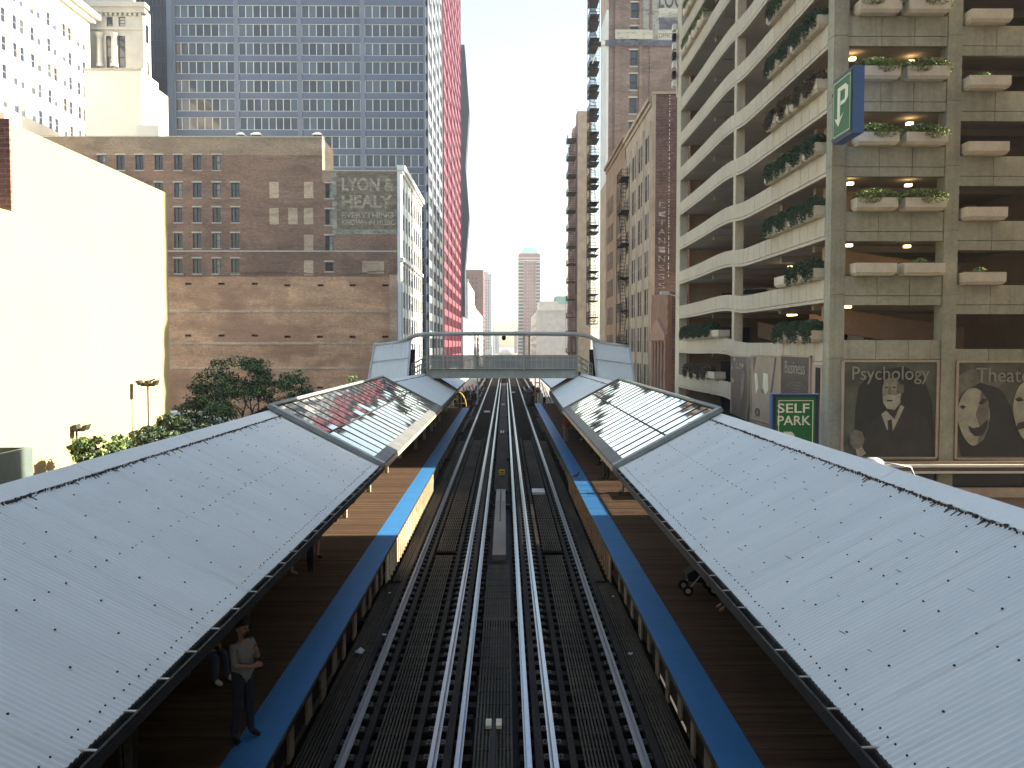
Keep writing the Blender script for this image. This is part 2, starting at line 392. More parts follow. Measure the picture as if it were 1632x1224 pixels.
def add_windows(parent, face, rects, panes=1, rails=1, fr=.07, mul=.06, sill=False, lintel=False, fmats=None, gmats=None, split=True, limit=100, name='window', glassd=.18):
    fmats = fmats or [frame_dark, sill_m]; gmats = gmats or [g_dark, g_mid, g_cur]
    key = lambda r: -((r[1]-r[0])*(r[3]-r[2]))/(Vector(face.pt((r[0]+r[1])/2, (r[2]+r[3])/2, 0))-CAMP).length_squared
    rects = sorted(rects, key=key); cache = {}; rest = None
    for i, (u0, u1, z0, z1) in enumerate(rects):
        w = round(u1-u0, 2); h = round(z1-z0, 2); v = random.randrange(5); kk = (w, h, v)
        if kk not in cache:
            f, g = win_mb(w, h, panes, rails, fr, mul, sill, lintel, v, glassd)
            if split: cache[kk] = (f, g, f.mesh(name, fmats), g.mesh('pane', gmats))
            else:
                n = len(fmats); g2 = MB(); g2.add(f, Matrix()); g.m = [x+n for x in g.m]; g2.add(g, Matrix())
                cache[kk] = (g2, None, g2.mesh(name, fmats+gmats), None)
        f, g, fm, gm = cache[kk]
        loc = Vector(face.pt((u0+u1)/2, (z0+z1)/2, 0)); M = Matrix.Translation(loc) @ Matrix.Rotation(face.rz(), 4, 'Z')
        if i < limit:
            o = link(name, fm); o.parent = parent; o.matrix_local = Matrix.Translation(-parent.location) @ M
            if gm: link('pane', gm, o)
        else:
            if rest is None: rest = MB()
            rest.add(f, M)
            if g is not None:
                g3 = MB(); g3.add(g, Matrix()); g3.m = [x+len(fmats) for x in g3.m]; rest.add(g3, M)
    if rest: tag(rest.build(name, fmats+gmats, parent), kind='stuff')
def grid(us, zs): return [(a, b, c, d) for a, b in us for c, d in zs]
def spans(u0, n, pitch, w): return [(u0+i*pitch, u0+i*pitch+w) for i in range(n)]
def text_obj(s, face, u0, u1, z0, z1, d, mat, parent=None, name='lettering', th=.01, bold=0.0, vertical=False):
    cu = bpy.data.curves.new('t', 'FONT'); cu.body = s; cu.extrude = th/2; cu.offset = bold; cu.resolution_u = 3
    if vertical: cu.align_x = 'CENTER'; cu.space_line = .95
    o = bpy.data.objects.new('t', cu); COL.objects.link(o); bpy.context.view_layer.update()
    me = bpy.data.meshes.new_from_object(o.evaluated_get(bpy.context.evaluated_depsgraph_get()))
    bpy.data.objects.remove(o); bpy.data.curves.remove(cu)
    xs = [v.co.x for v in me.vertices]; ys = [v.co.y for v in me.vertices]; x0, x1, y0, y1 = min(xs), max(xs), min(ys), max(ys)
    for v in me.vertices:
        a = (v.co.x-x0)/(x1-x0); b = (v.co.y-y0)/(y1-y0)
        if face.k == 'E': u = u1+(u0-u1)*a
        else: u = u0+(u1-u0)*a
        v.co = Vector(face.pt(u, z0+(z1-z0)*b, d+v.co.z))
    bm = bmesh.new(); bm.from_mesh(me); bmesh.ops.recalc_face_normals(bm, faces=bm.faces); bm.to_mesh(me); bm.free()
    me.materials.clear(); me.materials.append(mat); me.name = name
    ob = link(name, me)
    if parent is not None: ob.parent = parent; ob.matrix_parent_inverse = Matrix.Translation(parent.location).inverted()
    return ob
def poly(face, mb, pts, d, th=.004, mi=0): mb.prism(pts, lambda u, z, q: face.pt(u, z, q), d, d+th, mi)
def ellipse(cu, cz, a, b, n=20, t0=0, t1=2*math.pi): return [(cu+a*math.cos(t0+(t1-t0)*i/n), cz+b*math.sin(t0+(t1-t0)*i/n)) for i in range(n if t1-t0 > 6.2 else n+1)]
# ================================================================== SETTING
XL, XR = -15.6, 15.6            # street walls left and right
GZ = -6.2                       # street level (rail tops are 0)
def structure(name, mb, m): return tag(mb.build(name, m), kind='structure')
g = MB(); g.face([(-3000, -600, GZ-.3), (3000, -600, GZ-.3), (3000, 5000, GZ-.3), (-3000, 5000, GZ-.3)]); structure('ground', g, pave)
g = MB(); g.box(-9, 9, -200, 2500, GZ-.28, GZ-.12); structure('road', g, asphalt)
g = MB()
for a, b in ((26.8, 40.6), (147.5, 185)): g.box(-400, -9.01, a, b, GZ-.28, GZ-.12); g.box(9.01, 400, a, b, GZ-.28, GZ-.12)
structure('cross_street', g, asphalt)
g = MB()
for a, b in ((-150, 26.5), (41, 147), (186, 1500)):
    for s in (-1, 1): g.box(s*9.02, s*15.5, a, b, GZ-.28, GZ)
structure('pavement', g, pave)
g = MB(); g.box(-80, -15.7, 41, 129, GZ-.26, GZ-.05); structure('parking_lot', g, asphalt)
# ------------------------------------------------------------------ generic building shell
def shell(name, label, cat, X0, X1, D0, D1, z1, roofm=conc_slab, group=None, inset=.6):
    e = empty(name, ((X0+X1)/2, (D0+D1)/2, GZ), label, cat, group)
    g = MB(); g.box(X0+inset, X1-inset, D0+inset, D1-inset, GZ, z1-.6); g.build('roof', roofm, e)
    return e
# ---- left: low cream building with sunlit party wall
e = shell('corner_building', 'low cream rendered building with blank sunlit side wall, nearest on the left', 'building', -60, XL, 5, 40.1, 10.6)
g = MB(); F = Face('W', XL)
wall_cells(F, g, 5, 27.6, GZ, 10.82, [], .4)
wall_cells(F, g, 27.6, 40.1, GZ, 13.6, [], .4)
g.box(-60, XL-.4, 39.7, 40.1, GZ, 13.6); g.box(-60, XL-.4, 5, 5.4, GZ, 10.8)
g.build('wall', cream_wall, e)
g = MB(); g.box(-60, XL-.42, 27.6, 28.0, 10.6, 14.0); g.box(-60, XL+.004, 27.5, 27.595, 10.84, 13.72); g.build('raised_wall', brick_red, e)
g = MB(); g.box(-60, XL-.45, 28.1, 39.6, 12.6, 12.9); g.box(-60, XL-.45, 5.5, 27.5, 10.1, 10.4); g.build('roof', pave, e)
# ---- left: brown brick warehouse with painted wall advertisement
DB = 129.5
NB = Face('N', DB)
e = shell('brick_warehouse', 'tall brown brick warehouse with painted advertisement and bricked-up windows above the parking lot', 'building', -110, XL, DB, 161, 32.5, inset=.9)
xh = atD(513, 218, DB)[0]; zt = atD(400, 219, DB)[1]; zl = atD(580, 273, DB)[1]; zmid = atD(450, 441, DB)[1]
def ru(x0, x1, y0, y1, D=DB):
    a = atD(x0, y1, D); b = atD(x1, y0, D); return (a[0], b[0], a[1], b[1])
wins = []
for cx in (162, 192, 222, 253, 284, 314, 345): wins.append(ru(cx-6.3, cx+6.3, 247, 271))
for cx in (253, 284, 314, 345, 375): wins.append(ru(cx-6.3, cx+6.3, 291, 315))
for y in (330.5, 371.5, 412):
    for cx in (192, 222, 253, 284, 314, 345, 375): wins.append(ru(cx-6.3, cx+6.3, y, y+24))
for y, h in ((292, 24), (333.5, 25), (375.5, 25), (417.5, 15)): wins.append(ru(518.5, 531, y, y+h))
slots = [ru(cx-5, cx+5, y, y+3.6) for y, cxs in ((450.5, (300, 353, 406)), (453, (458, 511, 562, 614)), (533, (300, 353, 406)), (535, (458, 510, 562, 614)), (616, (302, 353, 406, 458, 510))) for cx in cxs]
g = MB(); wall_cells(NB, g, -109.5, XL-.5, zmid, zl-1.6, wins+slots, .5); wall_cells(NB, g, -109.5, xh, zl-1.6, zt-2.6, wins, .5); g.build('wall', brick_dark, e)
g = MB(); wall_cells(NB, g, -109.5, XL-.5, GZ, zmid, slots, .5); g.build('lower_wall', brick_orange, e)
g = MB(); wall_cells(NB, g, -109.5, xh, zt-2.6, zt, [], .5); wall_cells(NB, g, xh, XL-.5, zl-1.6, zl, [], .5)
Face('W', xh).box(g, DB+.5, 138, zl, zt, -.5, 0); g.build('parapet', brick_tan, e)
g = MB(); NB.box(g, -109.6, xh+.1, zt, zt+.18, -.7, .08); NB.box(g, xh, XL-.4, zl, zl+.18, -.7, .08)
NB.box(g, -109.5, XL-.6, zmid+3.7, zmid+3.9, 0, .07); g.build('coping', sill_m, e)
g = MB()   # scar line where a neighbour was torn down
us = [-109+i*1.3 for i in range(72)]
for a, b in zip(us, us[1:]):
    z = zmid+.05+.25*math.sin(a*.3)+(a-us[0])*.012-.5; NB.box(g, a, b, z, z+random.uniform(.12, .3), 0, random.uniform(.05, .13))
g.build('scar_ledge', brick_purple, e)
g = MB()
for y in (498, 549, 588): 
    z = atD(400, y, DB)[1]; NB.box(g, -90, XL-1.9, z, z+.35, 0, .06)
NB.box(g, XL-1.7, XL-.55, GZ, zmid+.3, 0, .1); g.build('brick_band', brick_patch, e)
g = MB()
for s in slots: NB.box(g, s[0], s[1], s[2], s[3], -.45, -.4)
g.build('joist_pocket', frame_dark, e)
for cx, cy, hh in ((437, 290, 26), (492, 290, 26), (437, 331.5, 26), (467, 331.5, 26), (492, 331.5, 26), (492, 374, 26), (492, 415, 24)):
    g = MB(); r = ru(cx-7.3, cx+7.3, cy, cy+hh); NB.box(g, *r, 0, .05); g.build('bricked_window', brick_patch, e)
g = MB(); r = ru(577, 612, 416, 436); NB.box(g, *r, 0, .04); g.build('bricked_opening', brick_patch, e)
add_windows(e, NB, wins, 2, 1, .1, .06, sill=True, lintel=True, fmats=[frame_dark, sill_m])
# painted advertisement
g = MB(); NB.box(g, *ru(531.5, 633, 274.5, 372.5), .004, .02); g.build('painted_panel', paint('ad_paint', (.22, .185, .14), .54, scale=1.2), e)
g = MB(); a = ru(530, 536, 274, 374); NB.box(g, *a, .024, .03); a = ru(536, 633, 366, 373); NB.box(g, *a, .024, .03); g.build('painted_border', paint('ad_border', (.34, .35, .28), .56, scale=.7), e)
adp = paint('ad_letters', (.44, .385, .29), .55, scale=2.0)
for s, x0, x1, y0, y1 in (('LYON &', 545, 628, 283, 305), ('HEALY', 545, 625, 311, 332), ('EVERYTHING', 545, 627, 338, 347.5), ('KNOWN IN MUSIC', 545, 629, 350, 359)):
    text_obj(s, NB, *ru(x0, x1, y0, y1), .035, adp, e, bold=.03)
# roof ventilators
for i, (cx, w) in enumerate(((385, 12), (410, 18), (507, 16))):
    x, z = atD(cx, 219, DB+3); q = w*.05
    v = empty('roof_ventilator', (x, DB+3, z), ('small flat white ventilator hood on the brick warehouse roof, leftmost', 'largest white ventilator hood, in the middle of the warehouse roof', 'white ventilator hood above the right end of the high warehouse roof')[i], 'ventilator', 'white ventilator hoods on the warehouse roof')
    g = MB(); g.box(x-q*.7, x+q*.7, DB+2.4, DB+3.6, z-.6, z+.25); g.build('base', bluemetal, v)
    g = MB(); P = [(x-q, DB+2.1, z+.25), (x+q, DB+2.1, z+.25), (x+q, DB+3.9, z+.25), (x-q, DB+3.9, z+.25)]; T = [(x-q*.4, DB+2.7, z+.75), (x+q*.4, DB+2.7, z+.75), (x+q*.4, DB+3.3, z+.75), (x-q*.4, DB+3.3, z+.75)]
    g.hexa(P+T); g.build('hood', offwhite, v)
# white terracotta street front
e2 = empty('white_facade_block', (XL-1, 145, GZ), 'narrow white terracotta street front joined to the brick warehouse', 'building')
F = Face('W', XL); g = MB(); zr = zl+.2; ops = []
levels = [zr-4.6-i*3.95 for i in range(10)]
us_ = [129.9+1.0+i*3.72+j*1.75 for i in range(8) for j in (0, 1)]
for z in levels: ops += [(u, u+1.35, z, z+2.5) for u in us_ if u+1.35 < 160.3]
wall_cells(F, g, DB, 160.9, GZ, zr, ops, .5); g.build('wall', whiteterra, e2)
g = MB(); F.box(g, DB-.15, 161, zr, zr+.7, -.5, .7); F.box(g, DB-.05, 160.95, zr-.4, zr, 0, .35); F.box(g, DB-.05, 160.95, levels[3]+3.0, levels[3]+3.5, 0, .4)
for i in range(9): F.box(g, 130.0+i*3.72, 130.5+i*3.72, GZ, zr-.4, 0, .18)
g.build('cornice', whiteterra, e2)
add_windows(e2, F, ops, 1, 1, .08, fmats=[bluemetal, sill_m], glassd=.08)
# ---- left: blue-grey office tower
def curtain(e, face, U0, U1, zbot, ztop, pitch, bays, pier_w, n, band=.68, fm=bluemetal, mul=whitemul, gm=None, slab_d=.25, limit=100):
    g = MB(); bw = (U1-U0)/bays
    for i in range(bays+1):
        u = U0+i*bw; face.box(g, u-(0 if i == 0 else pier_w/2), u+(0 if i == bays else pier_w/2), zbot, ztop, -.3, .22)
    g.build('pier', bluemetal_l if fm is bluemetal else fm, e)
    g = MB(); rects = []; z = zbot; sp = pitch*(1-band)
    while z+pitch <= ztop+.01:
        for i in range(bays):
            a = U0+i*bw+pier_w*(.5 if i else 0); b = U0+(i+1)*bw-pier_w*(.5 if i < bays-1 else 0)
            if i == 0: a = U0
            face.box(g, a, b, z, z+sp, -.3, .05); rects.append((a, b, z+sp, z+pitch))
        z += pitch
    face.box(g, U0+pier_w, U1-pier_w, z, z+.5, -.3, .05)
    g.build('spandrel', fm, e)
    add_windows(e, face, rects, n, 0, .1, .14, fmats=[mul, sill_m], gmats=gm or [g_dark, g_mid, g_blind], name='window_band', limit=limit, glassd=.12)
DT = 175.0; XT0 = atD(280, 300, DT)[0]
e = shell('office_tower', 'blue-grey steel and glass office tower with white mullions behind the brick warehouse', 'tower', XT0, XL, DT, 214, 113.4, inset=.5)
NT = Face('N', DT); PT = 3.68
zb = atD(640, 217, DT)[1] % PT + GZ - (GZ % PT)
g = MB(); NT.box(g, XT0-1.1, XT0, GZ, 115, -.5, .5); g.build('corner_pier', bluemetal_l, e)
curtain(e, NT, XT0, XL-.3, zb, zb+PT*32, PT, 4, .9, 8)
FW = Face('W', XL)
curtain(e, FW, DT+.35, 214, zb, zb+PT*32, PT, 4, 1.4, 5, band=.6, fm=palewall, mul=palewall, gm=[g_blind, g_blind, g_mid], limit=60)
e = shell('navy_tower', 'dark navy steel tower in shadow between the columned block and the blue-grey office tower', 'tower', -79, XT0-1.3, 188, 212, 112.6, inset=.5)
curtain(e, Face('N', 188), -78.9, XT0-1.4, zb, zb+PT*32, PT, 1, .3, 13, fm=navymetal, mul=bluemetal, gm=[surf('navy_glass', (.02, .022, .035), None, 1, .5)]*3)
# ---- left: red tower
e = shell('red_tower', 'tall bright red steel tower with fine grid of mullions, left side', 'tower', -60, XL, 218, 304, 172, inset=.5)
g = MB(); Face('N', 218).box(g, -59.5, XL, GZ, 173, -.5, 0); g.build('wall', surf('dark_red_steel', (.10, .01, .03), (.08, .01, .025)), e)
curtain(e, FW, 219, 304, -2, -2+4.1*42, 4.1, 5, 1.0, 5, band=.62, fm=redm, mul=redm_l, gm=[g_red, g_red, g_red], limit=100)
# ---- left: dark angular tower
e = empty('angular_tower', (XL-5, 330, GZ), 'dark glass tower with kinked outline bulging into the street past the red tower', 'tower')
prof = [(735.5, 70), (740, 71), (747.5, 176), (741.5, 265), (747.5, 345), (740.5, 432), (741, 505), (735.5, 505)]
g = MB(); pr = [atD(px+ (0 if px < 736 else .3), py, 318) for px, py in prof]
pr = [(-40 if i in (0, 7) else x, z) for i, (x, z) in enumerate(pr)]
g.prism(pr, lambda u, z, q: (u, q, z), 318, 328); g.build('glass_wall', surf('angular_glass', (.022, .03, .06), (.016, .022, .045), .3, .55), e, fix=True)
g = MB()
for k in range(24):
    z = 18+k*4.1; g.box(-40, XL-.2, 317.9, 317.98, z, z+.35)
g.build('floor_line', navymetal, e)
g = MB(); g.box(-40, XL+.2, 317, 361, GZ, 17); g.build('base', limestone, e)
# ---- left distance
def far_building(name, label, X0, X1, D0, D1, z1, m, pitch=3.4, ww=1.3, gap=1.5, north=True, side=None, gm=None, crown=None):
    e = shell(name, label, 'building', X0, X1, D0, D1, z1)
    for F_, a, b in ((Face('N', D0), X0, X1), (side, D0+.4, D1)):
        if F_ is None: continue
        g = MB(); ops = []; z = 2.0
        while z+pitch < z1-1:
            if F_.k != 'N' or north:
                n = int((b-a-1)/(ww+gap)); ops += [(a+.8+i*(ww+gap), a+.8+i*(ww+gap)+ww, z, z+1.9) for i in range(n)]
            z += pitch
        wall_cells(F_, g, a, b, GZ, z1, ops, .3); g.build('wall', m, e)
        if ops: add_windows(e, F_, ops, 1, 0, .1, split=False, gmats=gm)
    g = MB(); g.box(X0-.3, X1+.3, D0-.3, D0+1.2, z1, z1+.9); g.build('cornice', m, e)
    if crown: 
        g = MB(); g.box(X0+3, X1-4, D0+3, D1-3, z1, z1+crown); g.build('penthouse', m, e)
    return e
FE = Face('E', XR)
far_building('pale_office_block', 'pale rounded-top office block just past the angular dark tower', -40, XL, 363, 440, 33.5, limestone, side=FW, crown=3)
far_building('cream_block', 'cream block with dark window columns in the left distance, lower than its neighbours', -34, XL, 446, 600, 26, whitestone, side=FW)
far_building('dark_red_slab', 'dark red brick slab tower rising behind the pale blocks in the left distance', -33, XL, 612, 660, 59, brick('far_red_brick', (.16, .06, .05), (.13, .05, .045), (.2, .1, .09)), side=FW)
far_building('grey_brown_tower', 'thin grey-brown high-rise furthest down the left side of the street', -29, XL, 1000, 1100, 88, limestone, side=FW, crown=4)
far_building('hazy_block', 'low hazy cream block at the far end of the street, left side', -15, -9, 1300, 1340, 26, limestone)
# ---- upper left: white hotel block
XH = -77.0; D1h = XH*1370/(157-805)
e = shell('white_hotel', 'tall white building with rows of paired windows and a heavy cornice, top left corner', 'building', XH-40, XH, 112, D1h, 66, inset=.7)
zc = atX(157, 34, XH)[1]; F = Face('W', XH); ops = []
k = 0; z = zc-5.2
while z > 14:
    u = D1h-2.9
    while u > 114:
        ops += [(u-.1, u+1.1, z-2.3, z), (u-2.1, u-.9, z-2.3, z)]; u -= 5.1
    z -= 4.3
g = MB(); wall_cells(F, g, 112, D1h, 0, zc-1.5, ops, .5); wall_cells(Face('N', 112), g, XH-40, XH-.5, 0, zc, [], .5); g.build('wall', whitestone, e)
g = MB(); F.box(g, 111, D1h+1.2, zc-.8, zc, -.5, 1.7); F.box(g, 111.4, D1h+.6, zc-1.5, zc-.8, -.5, .9); g.build('cornice', whitestone, e)
add_windows(e, F, ops, 1, 1, .07, gmats=[g_blind, g_cur, g_mid], fmats=[sill_m, sill_m])
# white cube-like block
xb0 = atD(134, 112, 139)[0]; xb1 = atD(225, 112, 139)[0]; zb1 = atD(180, 112, 139)[1]
e = shell('white_annex', 'plain white windowless block standing in front of the columned building', 'building', xb0, xb1, 139, 152, zb1)
g = MB(); wall_cells(Face('N', 139), g, xb0, xb1, GZ, zb1, [], .4); fw = Face('W', xb1); aop = [(141.5, 142.5, zb1-13, zb1-9)]
wall_cells(fw, g, 139.4, 145.8, GZ, zb1, aop, .4); g.build('wall', offwhite, e); add_windows(e, fw, aop, 1, 1)
g = MB(); g.box(xb0, xb1+.15, 138.85, 139.3, zb1, zb1+.3); g.build('coping', sill_m, e)
g = MB(); x, z = atD(225, 207, 138); g.box(x, x+3.6, 136, 138.8, GZ, z+.3); g.build('side_box', offwhite, e)
# columned building
Dc = 165; xc0 = atD(150, 50, Dc)[0]; xc1 = atD(228, 50, Dc)[0]; zct = atD(190, 12, Dc)[1]
e = shell('columned_block', 'grey stone building with giant columns and a dentilled cornice behind the white blocks', 'building', xc0-20, xc1, Dc, Dc+3.5, zct)
N = Face('N', Dc); ops = []
for c0, c1 in ((170, 179.5), (189, 199.5)):
    ops.append(ru(c0, c1, 57, 108, Dc)); ops.append(ru(c0, c1, 27, 42, Dc))
g = MB(); wall_cells(N, g, xc0-20, xc1, GZ, zct, ops, .6); fw = Face('W', xc1); so = [(Dc+1.2, Dc+2.4, zct-6-i*7, zct-2.6-i*7) for i in range(3)]
wall_cells(fw, g, Dc+.6, Dc+3.5, GZ, zct, so, .4); g.build('wall', limestone, e)
add_windows(e, N, ops, 1, 2, .12); add_windows(e, fw, so, 1, 1)
for cx in (161, 184): 
    a = atD(cx, 108, Dc); b = atD(cx, 54, Dc); g = MB(); g.lathe((a[0], Dc-.35, 0), [(.75, a[1]), (.75, a[1]+.6), (.6, a[1]+.7), (.5, b[1]-.7), (.75, b[1]-.3), (.8, b[1])], 14); g.build('column', limestone, e)
g = MB(); N.box(g, xc0-20, xc1+.9, zct-.2, zct+.6, -1, 1.2); N.box(g, xc0-20, xc1+.6, zct-1.1, zct-.2, -1, .7); z = atD(190, 46, Dc)[1]; N.box(g, xc0-20, xc1+.2, z-.25, z+.25, 0, .35)
for i in range(26): N.box(g, xc1-.6-i*.9, xc1-.2-i*.9, zct-1.6, zct-1.1, 0, .5)
g.build('cornice', limestone, e)
g = MB(); N.box(g, xc0-20, xc1-2.5, zct+.6, zct+4, -3, -2); g.build('penthouse', limestone, e)
add_windows(e, Face('N', Dc+1.97), [(xc1-4.5-i*2.3, xc1-2.7-i*2.3, zct+1.2, zct+3.3) for i in range(6)], 2, 0)
# ---- right: building behind the garage, dark brick flank and cream street front
ztr = atD(1060, 150, 92)[1]
e = shell('loft_building', 'cream terracotta loft building with dark sooty brick flank right behind the parking garage', 'building', XR, 45, 92, 112, ztr, inset=.6)
g = MB(); N = Face('N', 92); wall_cells(N, g, XR+.35, 45, GZ, ztr, [], .5); g.build('flank_wall', brick_blk, e)
g = MB(); N.box(g, XR-.05, 45, ztr, ztr+.25, -.6, .1); N.box(g, XR, XR+.36, GZ, ztr, -.5, .02); g.build('coping', terra, e)
g = MB()
for i in range(60):
    z = 14+i*.32+random.uniform(-.1, .1); N.box(g, XR+1.78, XR+1.86, z, z+random.uniform(.06, .22), 0, .01)
g.build('paint_streak', offwhite, e)
wl = paint('worn_white_letters', (.5, .45, .42), .5, scale=3)
for i, ch in enumerate('EITANINSSS'):
    z = atD(1050, 322+i*14.3, 92)[1]; text_obj(ch, N, XR+.75, XR+1.45, z-.6, z, .012, wl, e, name='painted_letter')
def street_front(e, D0, D1, ztop, m, pitch, nb, wpb, ww, wh, z0=-2.6, piers=True, pier_r=.35, rails=1):
    F = FE; g = MB(); bw = (D1-D0)/nb; ops = []
    z = z0
    while z+pitch < ztop-.5:
        for i in range(nb):
            for j in range(wpb):
                c = D0+bw*(i+.5)+(j-(wpb-1)/2)*(ww+.3); ops.append((c-ww/2, c+ww/2, z, z+wh))
        z += pitch
    wall_cells(F, g, D0, D1, GZ, ztop, ops, .45); g.build('wall', m, e)
    add_windows(e, F, ops, 1, rails, .09, fmats=[m, sill_m], gmats=[iron, frame_dark, frame_dark], glassd=.03)
    if piers:
        for i in range(nb+1):
            g = MB(); u = min(max(D0+bw*i, D0+.4), D1-.4); g.tube([(XR+.04, u, GZ), (XR+.04, u, ztop-2)], pier_r, 12); g.build('pier', m, e)
    g = MB(); F.box(g, D0, D1, ztop, ztop+.5, -.5, .4); F.box(g, D0, D1, ztop-.5, ztop, 0, .15); g.build('cornice', m, e)
street_front(e, 92.5, 112, ztr-.6, terra, 4.15, 4, 2, 1.6, 3.0, pier_r=.24)
def fire_escape(x0, x1, D0, D1, zs, label, group='black iron fire escapes', dropz=None):
    fe = empty('fire_escape', ((x0+x1)/2, (D0+D1)/2, zs[0]), label, 'fire escape', group)
    n = len(zs); g = MB()
    for yy in (D0, D1): g.box(x0-.03, x0+.03, yy-.03, yy+.03, zs[0], zs[-1]+1)
    g.box(x1-.1, x1-.04, D0-.03, D0+.03, zs[0], zs[-1]+1); g.build('upright', iron, fe)
    for i, z in enumerate(zs):
        g = MB(); g.box(x0, x1, D0, D1, z, z+.12); g.bar((x0, D0, z), (x1, D0+.2, z-.7), .06); g.bar((x0, D1, z), (x1, D1-.2, z-.7), .06); g.build('landing', iron, fe)
        g = MB()
        for h in (.5, 1.0):
            g.bar((x0, D0, z+h), (x0, D1, z+h), .05); g.bar((x0, D0, z+h), (x1, D0, z+h), .05); g.bar((x0, D1, z+h), (x1, D1, z+h), .05)
        k = 7
        for j in range(k+1): g.bar((x0, D0+(D1-D0)*j/k, z+.1), (x0, D0+(D1-D0)*j/k, z+1), .035)
        g.bar(((x0+x1)/2, D0, z+.1), ((x0+x1)/2, D0, z+1), .035); g.build('railing', iron, fe)
        if i < n-1 and zs[i+1]-z > .8:
            g = MB(); z2 = zs[i+1]
            a, b = (D0+.4, D1-.6) if i % 2 else (D1-.4, D0+.6)
            for s in (.15, .75):
                xx = x0+s*(x1-x0); g.bar((xx, a, z+.1), (xx, b, z2), .05, .16)
            for q in range(9):
                t = (q+.5)/9; g.bar((x0+.15*(x1-x0), a+(b-a)*t, z+(z2-z)*t), (x0+.75*(x1-x0), a+(b-a)*t, z+(z2-z)*t), .22, .04)
            g.build('stair', iron, fe)
    return fe
fire_escape(XR-1.15, XR-.05, 107.8, 111.8, [-1.6+4.15*i for i in range(8)], 'black fire escape with curved-out landings on the cream loft building front')
zt2 = atX(984, 243, XR)[1]
e = shell('ochre_building', 'ochre brick building with tall narrow windows, between the cream lofts and the tallest brick building', 'building', XR, 45, 112.3, 133.6, zt2)
street_front(e, 112.3, 133.6, zt2, terra_o, 4.05, 2, 5, 1.15, 2.7, piers=False)
g = MB(); Face('N', 112.3).box(g, XR, 45, ztr-6, zt2, -.4, 0); g.build('wall', brick_purple, e)
# small sandstone house with pediment
e = shell('temple_front_house', 'small brown sandstone building with pediment and tall half columns beside the garage', 'building', XR, 40, 82.5, 91.6, 11.6)
F = Face('E', XR); ops = [(83.3+i*1.75, 84.5+i*1.75, 2.1, 7.0) for i in range(4)]+[(83.2+i*1.75, 84.5+i*1.75, -5, 0.6) for i in range(4)]
g = MB(); wall_cells(F, g, 82.5, 91.5, GZ, 11.8, ops, .4); g.build('wall', redstone, e)
g = MB(); wall_cells(Face('N', 82.5), g, XR+.4, 40, GZ, 11.7, [], .4); g.build('flank_wall', brick_blk, e)
g = MB(); poly(F, g, [(82.7, 7.7), (90.6, 7.7), (86.65, 9.3)], 0, .35); g.build('pediment', surf('pale_sandstone', (.36, .21, .15), (.28, .16, .11), 1), e)
g = MB(); F.box(g, 82.6, 90.8, 7.1, 7.7, 0, .3); g.build('architrave', surf('pale_sandstone', (.36, .21, .15)), e); g = MB(); F.box(g, 82.6, 90.8, 1.2, 1.7, 0, .3); g.build('string_course', surf('pale_sandstone', (.36, .21, .15)), e)
for i in range(5):
    for z0, z1 in ((1.7, 7.1), (-5, .8)):
        g = MB(); u = 82.95+i*1.75; g.lathe((XR-.12, u, 0), [(.28, z0), (.2, z0+.3), (.17, z1-.3), (.28, z1)], 10); g.build('half_column', surf('pale_sandstone', (.36, .21, .15)), e)
add_windows(e, F, ops, 1, 1, glassd=.06)
g = MB()
for z in range(-5, 12): F.box(g, 82.62, 82.95, z, z+.45, .0, .06)
g.build('quoins', redstone, e)
# tallest brick building with painted sign
DK = 134.0; NK = Face('N', DK)
e = shell('tall_brick_tower', 'tallest purple-brown brick building with faded painted sign and one column of windows', 'building', XR, 60, DK, 142.3, 76)
ops = [ru(1005.5-i*.7, 1017.5-i*.7, 4+i*38, 29+i*38, DK) for i in range(0, 9)]+[ru(1099, 1112, 5, 31, DK), ru(1099, 1112, -33, -7, DK)]
g = MB(); wall_cells(NK, g, XR+.3, 60, GZ, 76.5, ops, .5); g.build('wall', brick_purple, e)
g = MB()
for x0, x1 in ((980, 989), (1019, 1024), (1036, 1039)):
    a = atD(x0, 0, DK)[0]; b = atD(x1, 0, DK)[0]; NK.box(g, a, b, GZ, 76.5, 0, .22)
g.build('chimney_rib', brick_purple, e)
g = MB(); z0 = atD(960, 290, DK)[1]; z1 = atD(960, 16, DK)[1]; g.box(XR-.02, XR+.29, DK-.05, 142.2, z0, z1); g.build('street_panel', whiteterra, e)
g = MB(); g.box(XR, XR+.29, DK-.03, 142.2, z1, 76.5); g.box(XR, XR+.29, DK-.03, 142.2, GZ, z0); g.build('corner_pier', terra, e)
add_windows(e, NK, ops, 1, 1, .1, sill=True, lintel=True, fmats=[frame_dark, sill_m])
g = MB(); NK.box(g, *ru(1024.2, 1035.8, -40, 72, DK), .005, .02); NK.box(g, *ru(1039.3, 1100, -40, 72, DK), .005, .02); g.build('painted_panel', paint('sign_ground', (.33, .33, .30), .6), e)
g = MB(); poly(NK, g, [atD(x, y, DK) for x, y in ((1050, 13.5), (1085, 14), (1085, 20), (1050, 27))], .024, .01); NK.box(g, *ru(1049, 1090, 48, 63, DK), .024, .03); NK.box(g, *ru(980, 1040, 48, 63, DK), .224, .228); g.build('painted_band', paint('sign_band', (.48, .46, .38), .62), e)
g = MB(); NK.box(g, *ru(1050, 1088, 28, 47, DK), .024, .03); NK.box(g, *ru(962, 1090, 65, 74, DK), .225, .229); g.build('painted_dark_band', paint('sign_dark', (.13, .13, .17), .55), e)
dl = paint('sign_letters', (.09, .085, .09), .62, scale=3)
text_obj('LOG', NK, *ru(1050, 1088, -14, 13, DK), .036, dl, e, bold=.02)
text_obj('HA 7-2651', NK, *ru(1060, 1088, 26, 32, DK), .036, adp, e)
